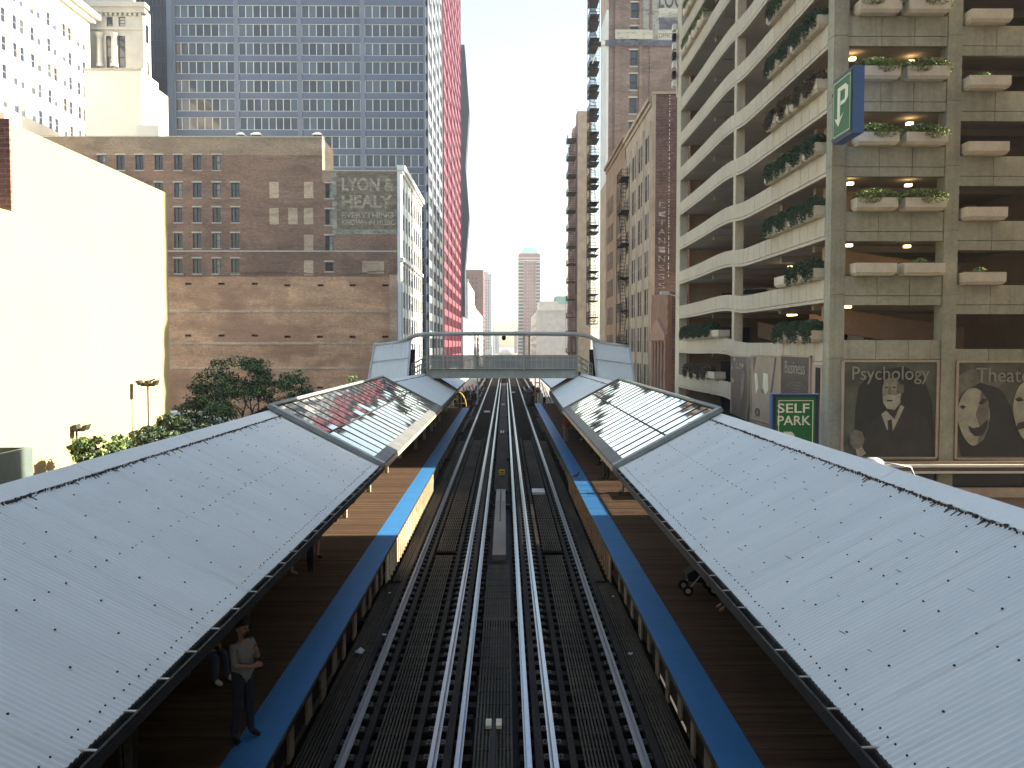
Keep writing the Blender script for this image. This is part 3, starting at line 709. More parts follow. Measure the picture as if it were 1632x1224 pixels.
text_obj('OFFICE SPACE', NK, *ru(1050, 1097, 53, 60, DK), .036, dl, e)
text_obj('H', NK, *ru(1031, 1035, 53, 59, DK), .036, dl, e)
FK = Face('E', XR)
zs = []; 
fire_escape(XR-1.75, XR-.15, 142.4, 146.8, [atX(948, 36.5+36.9*k+d, XR-.9)[1] for k in range(13, -2, -1) for d in (0, -10.5)], 'tallest black fire escape seen against the sky on the tall brick building')
g = MB(); x, z = atD(965, 70, DK-.5); g.box(x-.7, x-.1, DK-.9, DK-.3, z-.3, z+.3); g.box(x-1.3, x-.72, DK-.7, DK-.2, z-.4, z+.3, 1); g.bar((x-.9, DK-.5, z-.2), (x-1.9, DK+.6, z-2.6), .12, mi=0)
tag(g.build('wall_floodlight', [offwhite, iron]), 'small floodlight box on a bracket at the corner of the tall brick building', 'floodlight')
# beige tower beyond the cross street
D2 = 186.0; zt3 = atD(930, 178, D2)[1]; x2 = atD(940, 300, D2)[0]
e = shell('beige_tower', 'beige blank-sided tower beyond the cross street with fire escapes on its street front', 'building', XR, 18.5, D2, 214, zt3)
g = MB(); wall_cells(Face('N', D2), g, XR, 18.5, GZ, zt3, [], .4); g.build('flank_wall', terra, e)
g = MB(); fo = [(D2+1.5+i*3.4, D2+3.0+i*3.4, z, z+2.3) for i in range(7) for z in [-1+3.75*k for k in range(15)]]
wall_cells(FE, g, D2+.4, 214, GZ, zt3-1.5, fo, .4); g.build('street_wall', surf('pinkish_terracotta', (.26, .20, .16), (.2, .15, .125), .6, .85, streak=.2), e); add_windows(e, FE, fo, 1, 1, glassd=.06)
g = MB()
for i in range(4): g.box(XR, 18.4, D2+2+i*6, D2+6+i*6, zt3-1.5, zt3-1.5+(1.4, -.3, .8, -.6)[i]+.8)
g.build('stepped_parapet', terra, e)
fire_escape(XR-2.0, XR-.1, 188, 193, [atX(911, 232+27.5*k, XR-.7)[1] for k in range(12, -1, -1)], 'slender fire escape on the street front of the beige tower')
# low grey blocks, brick tower and green-roofed block in the distance
e = far_building('grey_party_wall_building', 'low grey rendered building with blank stained flank, right side distance', XR, 31, 427, 520, 23.2, limestone, side=FE, north=False)
g = MB(); g.box(XR+3, 29, 470, 500, 23, 30.5); g.build('penthouse', limestone, e)
e = far_building('green_roof_block', 'pale block with a sloping green roof to the right of the tall brick tower', 36, 62, 640, 680, 36, limestone)
g = MB(); g.prism([(38, 36.9), (55, 36.9), (55, 39), (45, 43), (38, 43)], lambda u, z, q: (u, q, z), 642, 678); g.build('sloping_roof', surf('copper_green', (.16, .32, .27), (.13, .27, .24)), e, fix=True)
DF = 850.0; xa = atD(826.5, 450, DF)[0]; xb_ = atD(861, 450, DF)[0]; zf = atD(845, 404, DF)[1]
e = shell('distant_brick_tower', 'distant slender brick apartment tower with balconies and a green mansard roof', 'tower', xa, xb_, DF, DF+30, zf, inset=1)
ops = []; nf = 0; z = zf-6
while z > 0: ops += [(xa+8.2+i*2.35, xa+9.3+i*2.35, z, z+1.6) for i in range(3)]; z -= 3.35
g = MB(); wall_cells(Face('N', DF), g, xa, xb_, GZ, zf, ops, .5); g.box(xa, xa+.5, DF+.5, DF+30, GZ, zf); g.build('wall', brick('far_tower_brick', (.30, .13, .11), (.24, .11, .1), (.3, .18, .16)), e)
add_windows(e, Face('N', DF), ops, 1, 0, split=False, gmats=[g_cur, g_cur, offwhite])
for i in range(32):
    z = zf-9-i*3.35
    if z < -3: break
    g = MB()
    for a, b in ((xa-.6, xa+5.2), (xb_-4.4, xb_+.3)): g.box(a, b, DF-1.2, DF, z, z+1.0); g.box(a+.5, b-.5, DF-.05, DF, z+1.0, z+3.2, 1)
    g.build('balcony', [limestone, g_dark], e)
g = MB(); g.box(xa, xb_, DF-.15, DF, zf-4.6, zf-4.0); g.box(xa, xb_, DF-.15, DF, zf-7.3, zf-6.6); g.build('stone_band', offwhite, e)
g = MB(); a = 2; g.hexa([(xa+1.5, DF+1.5, zf), (xb_-1.5, DF+1.5, zf), (xb_-1.5, DF+28, zf), (xa+1.5, DF+28, zf), (xa+5.5, DF+8, zf+7), (xb_-5, DF+8, zf+7), (xb_-5, DF+22, zf+7), (xa+5.5, DF+22, zf+7)]); g.build('mansard_roof', surf('copper_green', (.16, .32, .27)), e)
# far infill on both sides of the street end
for i, (s, D, h, w) in enumerate(((1, 530, 14, 26), (1, 1000, 24, 20), (1, 1150, 30, 18), (-1, 1180, 34, 16), (1, 1450, 30, 14), (-1, 1500, 22, 12))):
    far_building('far_street_block', ('far grey block on the right, behind the grey party wall', 'distant right-hand block below the brick tower', 'hazy taller block beyond the brick tower', 'hazy left-hand block near the end of the street', 'faint block at the vanishing point, right', 'faint block at the vanishing point, left')[i], XR if s > 0 else XL-w, XR+w if s > 0 else XL, D, D+40, h, (limestone, brick_purple, offwhite)[i % 3], north=True)
# ================================================================== PARKING GARAGE (right)
DG0 = atX(1322, 500, XR)[0]; DG1 = 78.8; DGM = atX(1169, 400, XR)[0]; PF = 3.06
NLEV = 10
def ztop_near(k): return 6.74+PF*k
def ztop_far(k): return 7.02+3.065*k
gar = empty('parking_garage', (22, 60, GZ), 'multi-storey concrete parking garage with wavy open parapets filling the right side', 'building')
FE = Face('E', XR); NG = Face('N', DG0)
ZT = ztop_far(NLEV)+.2
def pier(name, x0, x1, y0, y1, m=concrete, z1=None):
    g = MB(); z = -3.2; top = z1 or ZT
    while z < top:
        g.box(x0, x1, y0, y1, max(z, GZ) if z > -3 else GZ, min(z+PF-.03, top)); z += PF
    g.box(x0+.03, x1-.03, y0+.03, y1-.03, GZ, top-.05); g.build(name, m, gar)
cw = .72
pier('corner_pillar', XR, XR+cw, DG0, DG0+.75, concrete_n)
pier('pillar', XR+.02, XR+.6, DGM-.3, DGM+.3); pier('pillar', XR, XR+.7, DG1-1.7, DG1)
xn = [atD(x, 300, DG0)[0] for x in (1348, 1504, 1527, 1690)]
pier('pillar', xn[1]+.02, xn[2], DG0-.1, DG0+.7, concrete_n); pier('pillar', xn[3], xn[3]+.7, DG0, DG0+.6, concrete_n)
def swoop(D, k):
    """parapet top height along the street: near level, ramping to far level round the middle pillar"""
    t = min(1, max(0, (D-(DGM-3.2))/5.5)); t = t*t*(3-2*t)
    bulge = .09*math.exp(-((D-(DGM+4.5))/4.5)**2)
    return ztop_near(k)*(1-t)+ztop_far(k)*t+bulge
PH = 1.12
for k in range(-3, NLEV+1):
    g = MB(); y = DG0+.78
    while y < DG1-1.75:
        y1 = min(y+1.2, DG1-1.72)
        for (a, b, th0, th1, cut) in ((y+.022, y1-.022, 0, .16, 0), (y+.022, y1-.022, 0, .15, 1), (y, y1, -.12, 0, 0)):
            if k < 0 and b < DGM-.3: continue
            za, zb2 = swoop(a, k), swoop(b, k); w0, w1 = (XR-th1+.16, XR-th0+.16)
            hb = PH-(.02 if th0 < 0 else 0)-(.19 if th0 == 0 and not cut else 0); dz = .01 if th0 < 0 else 0
            if cut: dz = PH-.16; hb = PH
            g.hexa([(w0, a, za-hb), (w1, a, za-hb), (w1, b, zb2-hb), (w0, b, zb2-hb), (w0, a, za-dz), (w1, a, za-dz), (w1, b, zb2-dz), (w0, b, zb2-dz)])
        y = y1
    g.build('parapet', concrete, gar)
# shaped sills between slab edge and parapet, slabs
for k in range(-3, NLEV+1):
    g = MB(); zn, zf2 = ztop_near(k)-PH+.12, ztop_far(k)-PH+.12
    if k >= 0: g.box(XR+.3, 40, DG0+.3, DGM-3, zn, zn+.28)
    n = 10; ys = [DGM-3+i*8/n for i in range(n+1)]
    for a, b in zip(ys, ys[1:]):
        za, zb2 = swoop(a, k)-PH+.12, swoop(b, k)-PH+.12
        g.hexa([(XR+.3, a, za), (40, a, za), (40, b, zb2), (XR+.3, b, zb2), (XR+.3, a, za+.28), (40, a, za+.28), (40, b, zb2+.28), (XR+.3, b, zb2+.28)])
    g.box(XR+.3, 40, DGM+5, DG1-.3, zf2, zf2+.28); g.build('floor_slab', conc_slab, gar)
    # beams under the slab
    for yy in (DG0+4.5, DG0+10, DGM+9): 
        if k < 0 and yy < DGM: continue
        g = MB(); zz = (zn if yy < DGM-3 else zf2); g.box(XR+.8, 30, yy-.2, yy+.2, zz-.35, zz-.01); g.build('ceiling_beam', conc_slab, gar)
# north side parapets: panel joints and a ledge line
def npar(k, a, b, dz):
    z1 = ztop_near(k)+dz; h = 1.38 if k else 1.1; g = MB(); n = 3; w = (b-a)/n
    for i in range(n):
        NG.box(g, a+i*w+.012, a+(i+1)*w-.012, z1-.92, z1, -.1, .06); 
        if k: NG.box(g, a+i*w+.012, a+(i+1)*w-.012, z1-h, z1-.95, -.1, .06)
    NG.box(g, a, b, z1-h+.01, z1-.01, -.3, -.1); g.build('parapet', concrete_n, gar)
for k in range(0, NLEV+1):
    npar(k, xn[0], xn[1], .1); npar(k, xn[2], xn[3], -.33)
# interior walls, ramps and lights
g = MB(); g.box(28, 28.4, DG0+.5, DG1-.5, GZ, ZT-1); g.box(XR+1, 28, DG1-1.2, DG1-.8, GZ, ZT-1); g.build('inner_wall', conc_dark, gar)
for k in range(-1, NLEV):
    z = ztop_near(k)-PH+.4; g = MB()
    P = []
    for (x0, x1) in ((19.8, 20.1),):
        g.hexa([(x0, DG0+6, z-.2), (x1, DG0+6, z-.2), (x1, DGM-3, z+1.4), (x0, DGM-3, z+1.4), (x0, DG0+6, z+1.1), (x1, DG0+6, z+1.1), (x1, DGM-3, z+2.75), (x0, DGM-3, z+2.75)])
    g.hexa([(16.6, DG0+3.5, z+1.35), (24, DG0+3.5, z+.2), (24, DG0+3.8, z+.2), (16.6, DG0+3.8, z+1.35), (16.6, DG0+3.5, z+2.6), (24, DG0+3.5, z+1.5), (24, DG0+3.8, z+1.5), (16.6, DG0+3.8, z+2.6)])
    g.hexa([(22, DGM+2, z), (22.3, DGM+2, z), (22.3, DG1-4, z+1.3), (22, DG1-4, z+1.3), (22, DGM+2, z+1.2), (22.3, DGM+2, z+1.2), (22.3, DG1-4, z+2.6), (22, DG1-4, z+2.6)])
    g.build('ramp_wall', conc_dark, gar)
for k in range(-2, NLEV):
    g = MB(); z = ztop_far(k)-PH+.4; g.box(19.5, 22.0, DG1-1.45, DG1-1.22, z, z+1.9); g.build('dark_door', navymetal, gar)
lampm = emit('fluorescent_lamp', (1.0, .68, .3), 2.2)
for k in range(0, NLEV):
    for (x, y) in ((18.2, DG0+13.2), (17.2, DG0+1.8), (20.3, DG0+2.2)):
        if k in (0, 5) and x > 20: continue
        zz = ztop_near(k+1)-PH-.12
        lf = MB(); lf.box(x-.14, x+.14, y-.55 if x > 17.5 and x < 19 else y-.12, y+.55 if x > 17.5 and x < 19 else y+.12, zz-.1, zz+.02); lf.build('ceiling_lamp', lampm, gar)
# lower north wall behind the posters
zp1 = atD(1420, 577, DG0)[1]; zp0 = atD(1420, 729, DG0)[1]
g = MB(); NG.box(g, XR+cw, 40, zp0-.15, ztop_near(0)-1.2, -.35, -.12); NG.box(g, XR+cw+.04, xn[0]+.35, zp0, zp1+.2, -.1, .02); NG.box(g, xn[1]-.3, xn[1]+.02, zp0, zp1+.1, -.1, .02); NG.box(g, xn[2], xn[2]+.2, zp0, zp1, -.1, .02)
g.build('lower_wall', terra, gar)
g = MB(); NG.box(g, XR-.3, 40, .55, zp0-.15, -.4, .35); NG.box(g, XR-.3, 40, GZ, -.75, -.4, .2); g.build('fascia', surf('brown_fascia', (.24, .17, .125), (.18, .13, .1), .5, .8), gar)
g = MB(); NG.box(g, XR-.3, 40, zp0-.42, zp0-.3, .36, .5); NG.box(g, XR-.3, 40, zp0-.72, zp0-.62, .36, .46); g.build('ledge_pipe', offwhite, gar)
g = MB(); NG.box(g, XR-.2, 40, -.75, .55, -.4, -.1); g.build('shop_window', g_dark, gar)
g = MB(); NG.box(g, XR-.3, 40, -.75, -.3, 0.0, .3); g.build('sill_band', terra, gar)
# lower street wall (near bay)
zq = ztop_near(0)-PH
g = MB(); FE.box(g, DG0+.76, DGM-.3, GZ, zq, -.3, .02); g.build('lower_wall', terra, gar)
# ------------------------------------------------------------------ posters
pg = surf('poster_ground', (.12, .12, .085), (.055, .058, .045), .9, .5, fine=.05)
pd = surf('poster_dark', (.028, .028, .026), (.02, .02, .019), 1, .5)
pdd = surf('poster_suit', (.042, .04, .037), (.026, .026, .025), 1.6, .5)
pl = surf('poster_light', (.42, .39, .29), (.3, .28, .21), 2.2, .5)
pm = surf('poster_mid', (.19, .175, .13), (.12, .11, .085), 2.5, .5)
pface = surf('poster_face', (.30, .28, .21), (.2, .185, .14), 3.5, .5)
pbr = surf('poster_brown', (.09, .07, .06), (.06, .048, .042), 1, .5)
def q(face, pts, D=DG0): return [(atD(x, y, D)) for x, y in pts]
def poster(name, label, rect, ground, letters, layers, face=NG, lr=None, lm=None):
    u0, u1, z0, z1 = rect
    e = empty(name, face.pt(u0, z0, .1), label, 'poster', 'posters on the garage walls')
    g = MB(); face.box(g, u0, u1, z0, z1, .03, .08); g.build('sheet', ground, e)
    g = MB(); face.box(g, u0-.12, u0, z0-.06, z1+.1, .02, .13); face.box(g, u1, u1+.1, z0-.06, z1+.1, .02, .13); face.box(g, u0-.12, u1+.1, z1, z1+.1, .021, .131); face.box(g, u0, u1, z0-.1, z0, .021, .131); g.build('frame', terra, e)
    for i, (nm, pts, m) in enumerate(layers):
        g = MB(); g.prism(pts, lambda u, z, qq: face.pt(u, z, qq), .082+i*.005, .086+i*.005); o = g.build(nm, m, e, fix=True)
    text_obj(letters, face, *lr, .082+len(layers)*.005+.006, lm, e, th=.02)
    return e
A = lambda pts: [atD(x, y, DG0) for x, y in pts]
poster('portrait_poster', 'grey poster headed Psychology with a bearded man in a dark suit', ru(1342, 1492, 577, 728, DG0), pg, 'Psychology', [
 ('backdrop_shade', A([(1362, 650), (1368, 615), (1392, 592), (1440, 584), (1470, 600), (1484, 640), (1488, 700), (1480, 727), (1380, 727), (1360, 700)]), pd),
 ('suit', A([(1366, 727), (1374, 704), (1388, 672), (1406, 660), (1420, 652), (1440, 650), (1464, 660), (1480, 676), (1490, 727)]), pdd),
 ('shirt', A([(1403, 660), (1411, 654), (1424, 668), (1434, 645), (1440, 648), (1420, 690), (1412, 684)]), pl),
 ('tie', A([(1413, 670), (1420, 668), (1422, 700), (1415, 700)]), pd),
 ('head', [atD(1420+15.5*math.cos(t), 622+26*math.sin(t), DG0) for t in [i*2*math.pi/24 for i in range(24)]], pface),
 ('cheek_shade', A([(1428, 604), (1434, 610), (1435, 630), (1430, 640), (1427, 625)]), pm),
 ('hair', A([(1404, 612), (1406, 603), (1412, 597), (1424, 595), (1433, 600), (1436, 612), (1433, 612), (1428, 603), (1414, 602), (1407, 606)]), pd),
 ('nose', A([(1415, 615), (1418, 615), (1419, 629), (1412, 629)]), pm),
 ('beard', A([(1405, 632), (1412, 628), (1424, 630), (1434, 626), (1433, 642), (1424, 653), (1412, 651), (1406, 642)]), pl),
 ('mouth', A([(1411, 637), (1421, 637), (1420, 639.5), (1412, 639.5)]), pd),
 ('left_eye', A([(1408, 616.5), (1413, 616), (1413, 618), (1409, 618.5)]), pd),
 ('right_eye', A([(1420, 616), (1426, 616.5), (1425, 618.5), (1421, 618)]), pd),
 ('ear', A([(1434, 612), (1439, 613), (1438, 626), (1434, 626)]), pm),
 ('hand', A([(1352, 706), (1354, 690), (1362, 684), (1372, 688), (1376, 700), (1372, 714), (1360, 716)]), pm),
 ('cuff', A([(1362, 716), (1372, 712), (1378, 722), (1370, 727), (1364, 727)]), pl)], lr=ru(1356, 1479, 584, 612, DG0), lm=surf('poster_letter', (.30, .29, .22), (.22, .21, .17), 2, .5))
mk = lambda cx, cy, w, h: [atD(cx+w*math.cos(t)*(1-.25*max(0, math.sin(t))), cy+h*math.sin(t), DG0) for t in [i*2*math.pi/26 for i in range(26)]]
poster('theatre_mask_poster', 'grey poster headed Theater with pale laughing and crying masks', ru(1523, 1672, 578, 729, DG0), pg, 'Theater', [
 ('dark_cloth', A([(1524, 640), (1545, 612), (1580, 606), (1600, 630), (1616, 660), (1640, 700), (1660, 727), (1530, 727), (1524, 700)]), pd),
 ('light_fold', A([(1524, 600), (1540, 590), (1575, 586), (1600, 606), (1590, 618), (1560, 610), (1524, 630)]), pm),
 ('laughing_mask', mk(1550, 664, 26, 46), pl), ('shadow_side', A([(1562, 622), (1574, 640), (1574, 680), (1566, 700), (1556, 708), (1560, 680), (1553, 660), (1560, 640)]), pm),
 ('left_eye', A([(1527, 648), (1532, 645), (1538, 648), (1533, 652)]), pd), ('right_eye', A([(1557, 642), (1565, 635), (1572, 637), (1563, 645)]), pd),
 ('laughing_mouth', A([(1541, 678), (1549, 682), (1560, 680), (1572, 668), (1571, 682), (1564, 693), (1553, 695), (1545, 688)]), pd),
 ('crying_mask', mk(1636, 655, 24, 48), pl), ('sad_eye', A([(1615, 636), (1623, 632), (1630, 638), (1620, 640)]), pd), ('sad_eye', A([(1645, 640), (1653, 634), (1660, 638), (1650, 642)]), pd),
 ('crying_mouth', A([(1616, 686), (1620, 674), (1634, 670), (1648, 676), (1654, 688), (1636, 680)]), pd)], lr=ru(1553, 1652, 586, 609, DG0), lm=surf('poster_letter', (.30, .29, .22)))
def eu(px, py, X=XR): return atX(px, py, X)
def erect(x0, x1, y0, y1):   # px rect on street wall -> (D0,D1,z0,z1) measured on the middle
    D0 = eu(x1, 600)[0]; D1 = eu(x0, 600)[0]; m_ = (x0+x1)/2; return (D0, D1, eu(m_, y1)[1], eu(m_, y0)[1])
B = lambda pts: [eu(x, y) for x, y in pts]
poster('law_poster', 'dark brown poster headed Law with small white stars, deepest on the street wall', erect(1168, 1199, 569, 672), pbr, 'Law', [
 ('star', B([(1171, 571), (1172.5, 570), (1174, 572), (1173, 576), (1171.5, 575)]), pl), ('star', B([(1167.5, 583), (1169, 581), (1170, 585), (1168.5, 590)]), pl), ('star', B([(1168.5, 604), (1170, 602), (1172, 606), (1170, 612)]), pl),
 ('quill', B([(1187, 590), (1189.5, 596), (1188, 620), (1184, 640), (1182.5, 625), (1184, 605)]), pm), ('robe_fold', B([(1192, 570), (1198, 570), (1197, 640), (1192, 672), (1190, 672), (1194, 620)]), pm)],
 face=FE, lr=erect(1177, 1188, 575, 588), lm=pl)
poster('close_up_poster', 'beige poster of a blurred close-up between the Law and Business posters', erect(1200.5, 1246, 569, 672), terra, 'o', [
 ('dark_edge', B([(1202, 569), (1208, 569), (1203, 596)]), pbr), ('dark_edge', B([(1237.5, 569), (1240, 569), (1233, 626), (1230, 626)]), pbr),
 ('bright_patch', B([(1219, 594), (1226, 596), (1227, 622), (1221, 630), (1218, 615)]), sign_cream), ('bright_patch', B([(1205, 596), (1209, 594), (1211, 618), (1207, 628)]), sign_cream),
 ('shade', B([(1214, 620), (1220, 622), (1222, 630), (1216, 625)]), pm)], face=FE, lr=erect(1207, 1214, 650, 664), lm=pbr)
poster('business_poster', 'dark poster headed Business with fine concentric arcs above the self park sign', erect(1248, 1293, 569, 672), pbr, 'Business', [
 ('arc', [eu(1270+r_*math.cos(t), 634-r_*1.15*math.sin(t)) for t in [i*math.pi/16 for i in range(17)]]+[eu(1270+(r_-1.1)*math.cos(t), 634-(r_-1.1)*1.15*math.sin(t)) for t in [math.pi-i*math.pi/16 for i in range(17)]], pm) for r_ in (6, 10, 14, 18, 22)],
 face=FE, lr=erect(1254, 1286, 576, 596), lm=pl)
g = MB(); r_ = erect(1301, 1308, 586, 640); FE.box(g, *r_, .03, .05); g.build('dark_slot', iron, gar)
# ------------------------------------------------------------------ signs
ds = DG0-.9; u0, u1, z0, z1 = ru(1229, 1307, 628, 745, ds); nf_ = Face('N', ds)
e = empty('self_park_sign', ((u0+u1)/2, ds, z0), 'green SELF PARK sign with blue case at the garage corner', 'sign')
g = MB(); nf_.box(g, u0, u1, z0, z1, -.42, -.03); g.build('case', sign_blue, e)
g = MB(); nf_.box(g, u0+.05, u1-.05, z0+.05, z1-.04, -.03, 0); g.build('rim', sign_black, e)
g = MB(); nf_.box(g, u0+.2, u1-.22, z0+.15, z1-.16, .001, .02); g.build('face', sign_green, e)
g = MB(); a, b, c, d = u0+.3, u1-.32, z0+.25, z1-.29
nf_.box(g, a, b, d-.035, d, .022, .03); nf_.box(g, a, a+.035, c, d-.036, .022, .03); nf_.box(g, b-.035, b, c, d-.036, .022, .03); g.build('border_line', sign_cream, e)
text_obj('SELF', nf_, *ru(1239, 1290, 643, 658, ds), .022, sign_cream, e, bold=.012); text_obj('PARK', nf_, *ru(1239, 1292, 662.5, 677.5, ds), .022, sign_cream, e, bold=.012)
def parrow(face, u0, u1, z0, z1, d, parent):
    w = u1-u0; h = z1-z0; fn = lambda u, z: (u0+w*u, z0+h*z); sgn = face.k == 'E'
    if sgn: fn = lambda u, z: (u1-w*u, z0+h*z)
    g = MB()
    for pts in ([(.22, 1), (.8, 1), (1, .9), (.78, .88), (.22, .9)], [(.78, .88), (1, .9), (1, .62), (.8, .52), (.75, .62), (.78, .66)], [(.45, .62), (.75, .62), (.8, .52), (.45, .52)], [(.22, .9), (.42, .9), (.42, .2), (.22, .2)], [(0, .26), (.22, .2), (.42, .2), (.68, .3), (.3, 0)]):
        g.prism([fn(a, b) for a, b in pts], lambda u, z, q: face.pt(u, z, q), d, d+.015)
    return g.build('arrow_letter', sign_cream, parent, fix=True)
parrow(nf_, *ru(1243, 1266, 688, 740, ds), .022, e)
# hanging P sign on the corner: faces the street
XS = 15.25; Da, zA = atX(1359.5, 104, XS); Db_, zB = atX(1327.5, 128, XS); zlo = atX(1359.5, 210, XS)[1]
fs = Face('E', XS); e = empty('parking_arrow_sign', (XS+.3, (Da+Db_)/2, zlo), 'blue boxed hanging sign with white P arrow on green, high at the garage corner', 'sign')
g = MB(); fs.box(g, Da, Db_, zlo, zA, -.52, -.03); g.build('case', sign_blue, e)
g = MB(); fs.box(g, Da+.04, Db_-.04, zlo+.04, zA-.04, -.03, 0); g.build('rim', sign_black, e)
g = MB(); fs.box(g, Da+.12, Db_-.12, zlo+.14, zA-.14, .001, .02); g.build('face', sign_green, e)
g = MB(); a, b, c, d = Da+.2, Db_-.2, zlo+.22, zA-.22
fs.box(g, a, b, d-.03, d, .022, .03); fs.box(g, a, b, c, c+.03, .022, .03); fs.box(g, a, a+.03, c+.031, d-.031, .022, .03); fs.box(g, b-.03, b, c+.031, d-.031, .022, .03); g.build('border_line', sign_cream, e)
parrow(fs, Da+.42, Db_-.35, zlo+.62, zA-.55, .022, e)
g = MB(); g.bar((XS+.26, Db_-.2, zA-.4), (XS+.4, DG0+.1, zA-.4), .12); g.bar((XS+.26, Db_-.2, zlo+.4), (XS+.4, DG0+.1, zlo+.4), .12); g.build('bracket', steel_d, e)
# ------------------------------------------------------------------ planters
def leaves(g, cx, cy, cz, rx, ry, rz, n, size, mats=1, rnd=random, droop=0):
    for i in range(n):
        while True:
            a, b, c = rnd.uniform(-1, 1), rnd.uniform(-1, 1), rnd.uniform(-1, 1)
            if a*a+b*b+c*c < 1: break
        p = Vector((cx+a*rx, cy+b*ry, cz+c*rz-droop*abs(b)))
        d = Vector((rnd.gauss(0, 1), rnd.gauss(0, 1), rnd.gauss(.3, .8))).normalized(); e_ = d.cross(Vector((rnd.gauss(0, 1), rnd.gauss(0, 1), rnd.gauss(0, 1)))).normalized()
        s = size*rnd.uniform(.6, 1.4); mi = rnd.randrange(mats)
        g.face([p-d*s, p-e_*s*.45, p+d*s, p+e_*s*.45], mi)
def planter_mesh():
    g = MB(); L, w0, w1, h = 1.95, .30, .42, .58   # local: x along wall, y inward, base at z 0
    B_ = [(-L/2+.1, -w0, 0), (L/2-.1, -w0, 0), (L/2-.1, w0, 0), (-L/2+.1, w0, 0)]; M_ = [(-L/2, -w1, .14), (L/2, -w1, .14), (L/2, w1, .14), (-L/2, w1, .14)]; T = [(-L/2, -w1, h), (L/2, -w1, h), (L/2, w1, h), (-L/2, w1, h)]
    g.hexa(B_+M_); 
    n = len(g.v); g.v += M_+T
    for a, b in ((0, 1), (1, 2), (2, 3), (3, 0)): g.f.append((n+a, n+b, n+4+b, n+4+a)); g.m.append(0); g.sm.append(False)
    i_ = .07; TI = [(-L/2+i_, -w1+i_, h), (L/2-i_, -w1+i_, h), (L/2-i_, w1-i_, h), (-L/2+i_, w1-i_, h)]; n2 = len(g.v); g.v += TI
    for a, b in ((0, 1), (1, 2), (2, 3), (3, 0)): g.f.append((n+4+a, n+4+b, n2+b, n2+a)); g.m.append(0); g.sm.append(False)
    g.face([(x, y, h-.08) for x, y, z in TI], 1); return g.mesh('trough', [planter_m, leaf_d])
PM = planter_mesh()
def plant_mesh(kind, seed):
    rnd = random.Random(seed); g = MB()
    if kind == 'full': leaves(g, 0, -.05, .76, 1.06, .5, .30, 1300, .065, 3, rnd); leaves(g, rnd.uniform(-.6, .6), -.45, .52, .6, .12, .24, 240, .05, 3, rnd); leaves(g, .95, -.15, .55, .3, .35, .35, 240, .055, 3, rnd); mats = [leaf_b, leaf_b, leaf_r]
    elif kind == 'sprig': leaves(g, rnd.uniform(-.4, .4), 0, .68, .38, .25, .16, 90, .07, 2, rnd); mats = [leaf_b, leaf_b]
    elif kind == 'bush': leaves(g, 0, -.1, .75, 1.2, .6, .48, 1500, .085, 2, rnd); leaves(g, 0, -.55, .42, 1.1, .15, .35, 450, .07, 2, rnd); mats = [leaf_d, leaf_a]
    else: # trailing
        leaves(g, 0, -.12, .74, 1.1, .55, .42, 1400, .075, 2, rnd)
        leaves(g, 0, -.52, .48, 1.0, .12, .22, 330, .06, 2, rnd)
        for j in range(3): x = rnd.uniform(-.8, .8); leaves(g, x, -.53, .3, .3, .1, .42, 130, .055, 2, rnd)
        mats = [leaf_d, leaf_r if kind == 'rust' else leaf_a]
    return g.mesh('foliage', mats)
PLM = {k: [plant_mesh(k, 10*j+i) for i in range(3)] for j, k in enumerate(('full', 'sprig', 'bush', 'trail', 'rust'))}
ORD = ['lowest', 'second', 'third', 'fourth', 'fifth', 'sixth', 'seventh', 'eighth', 'ninth', 'tenth', 'eleventh']
def planter(face, u, z, kind, label, d=.2, i=0):
    loc = Vector(face.pt(u, z+.01, d)); p = link('planter', PM); p.location = loc; p.rotation_euler = (0, 0, face.rz())
    tag(p, label, 'planter', 'concrete planters on the garage parapets')
    if kind: link('foliage', PLM[kind][i % 3], p)
    return p
KD = {'full': 'overflowing green and rusty plants', 'sprig': 'a small green sprig', 'bush': 'a dense dark bush', 'trail': 'dark trailing greenery', 'rust': 'rust-tinged trailing plants', None: 'empty'}
w = xn[1]-xn[0]
for k in range(1, 7):
    z = ztop_near(k)+.1; kinds = ('full', 'full') if k > 1 else (None, 'sprig')
    for j in range(2):
        planter(NG, xn[0]+w*(.25+.49*j)+.1, z, kinds[j], '%s planter of the pair with %s, %s parapet above posters' % (('left', 'right')[j], KD[kinds[j]], ORD[k-1]), i=k+j)
    z = ztop_near(k)-.33
    for j in range(3):
        kd = (None, 'sprig')[(k*3+j*2+1) % 5 > 1] if (k, j) != (1, 0) else 'sprig'
        if k in (2,) and j == 0: kd = None
        u = xn[2]+1.1+j*2.2
        if u > 23.5: continue
        planter(NG, u, z, kd, '%s planter, %s, %s parapet of the rightmost bay' % (('first', 'second', 'third')[j], 'with green sprig' if kd else 'empty', ORD[k-1]), i=k+j)
for k in range(0, 10):
    D_near = DG0+1.9
    npl = 4 if k not in (0, 1) else 3
    for j in range(npl):
        u = D_near+.1+j*2.15; kd = 'trail' if not (k in (0,) and j == 0) and not (k == 1 and j == 2) else ('trail' if k == 0 else None)
        if k == 4: kd = 'rust'
        planter(FE, u, swoop(u, k), kd, '%s planter from the corner, %s, %s street-side parapet' % (('first', 'second', 'third', 'fourth')[j], KD[kd], ORD[k]), d=.0, i=k+j)
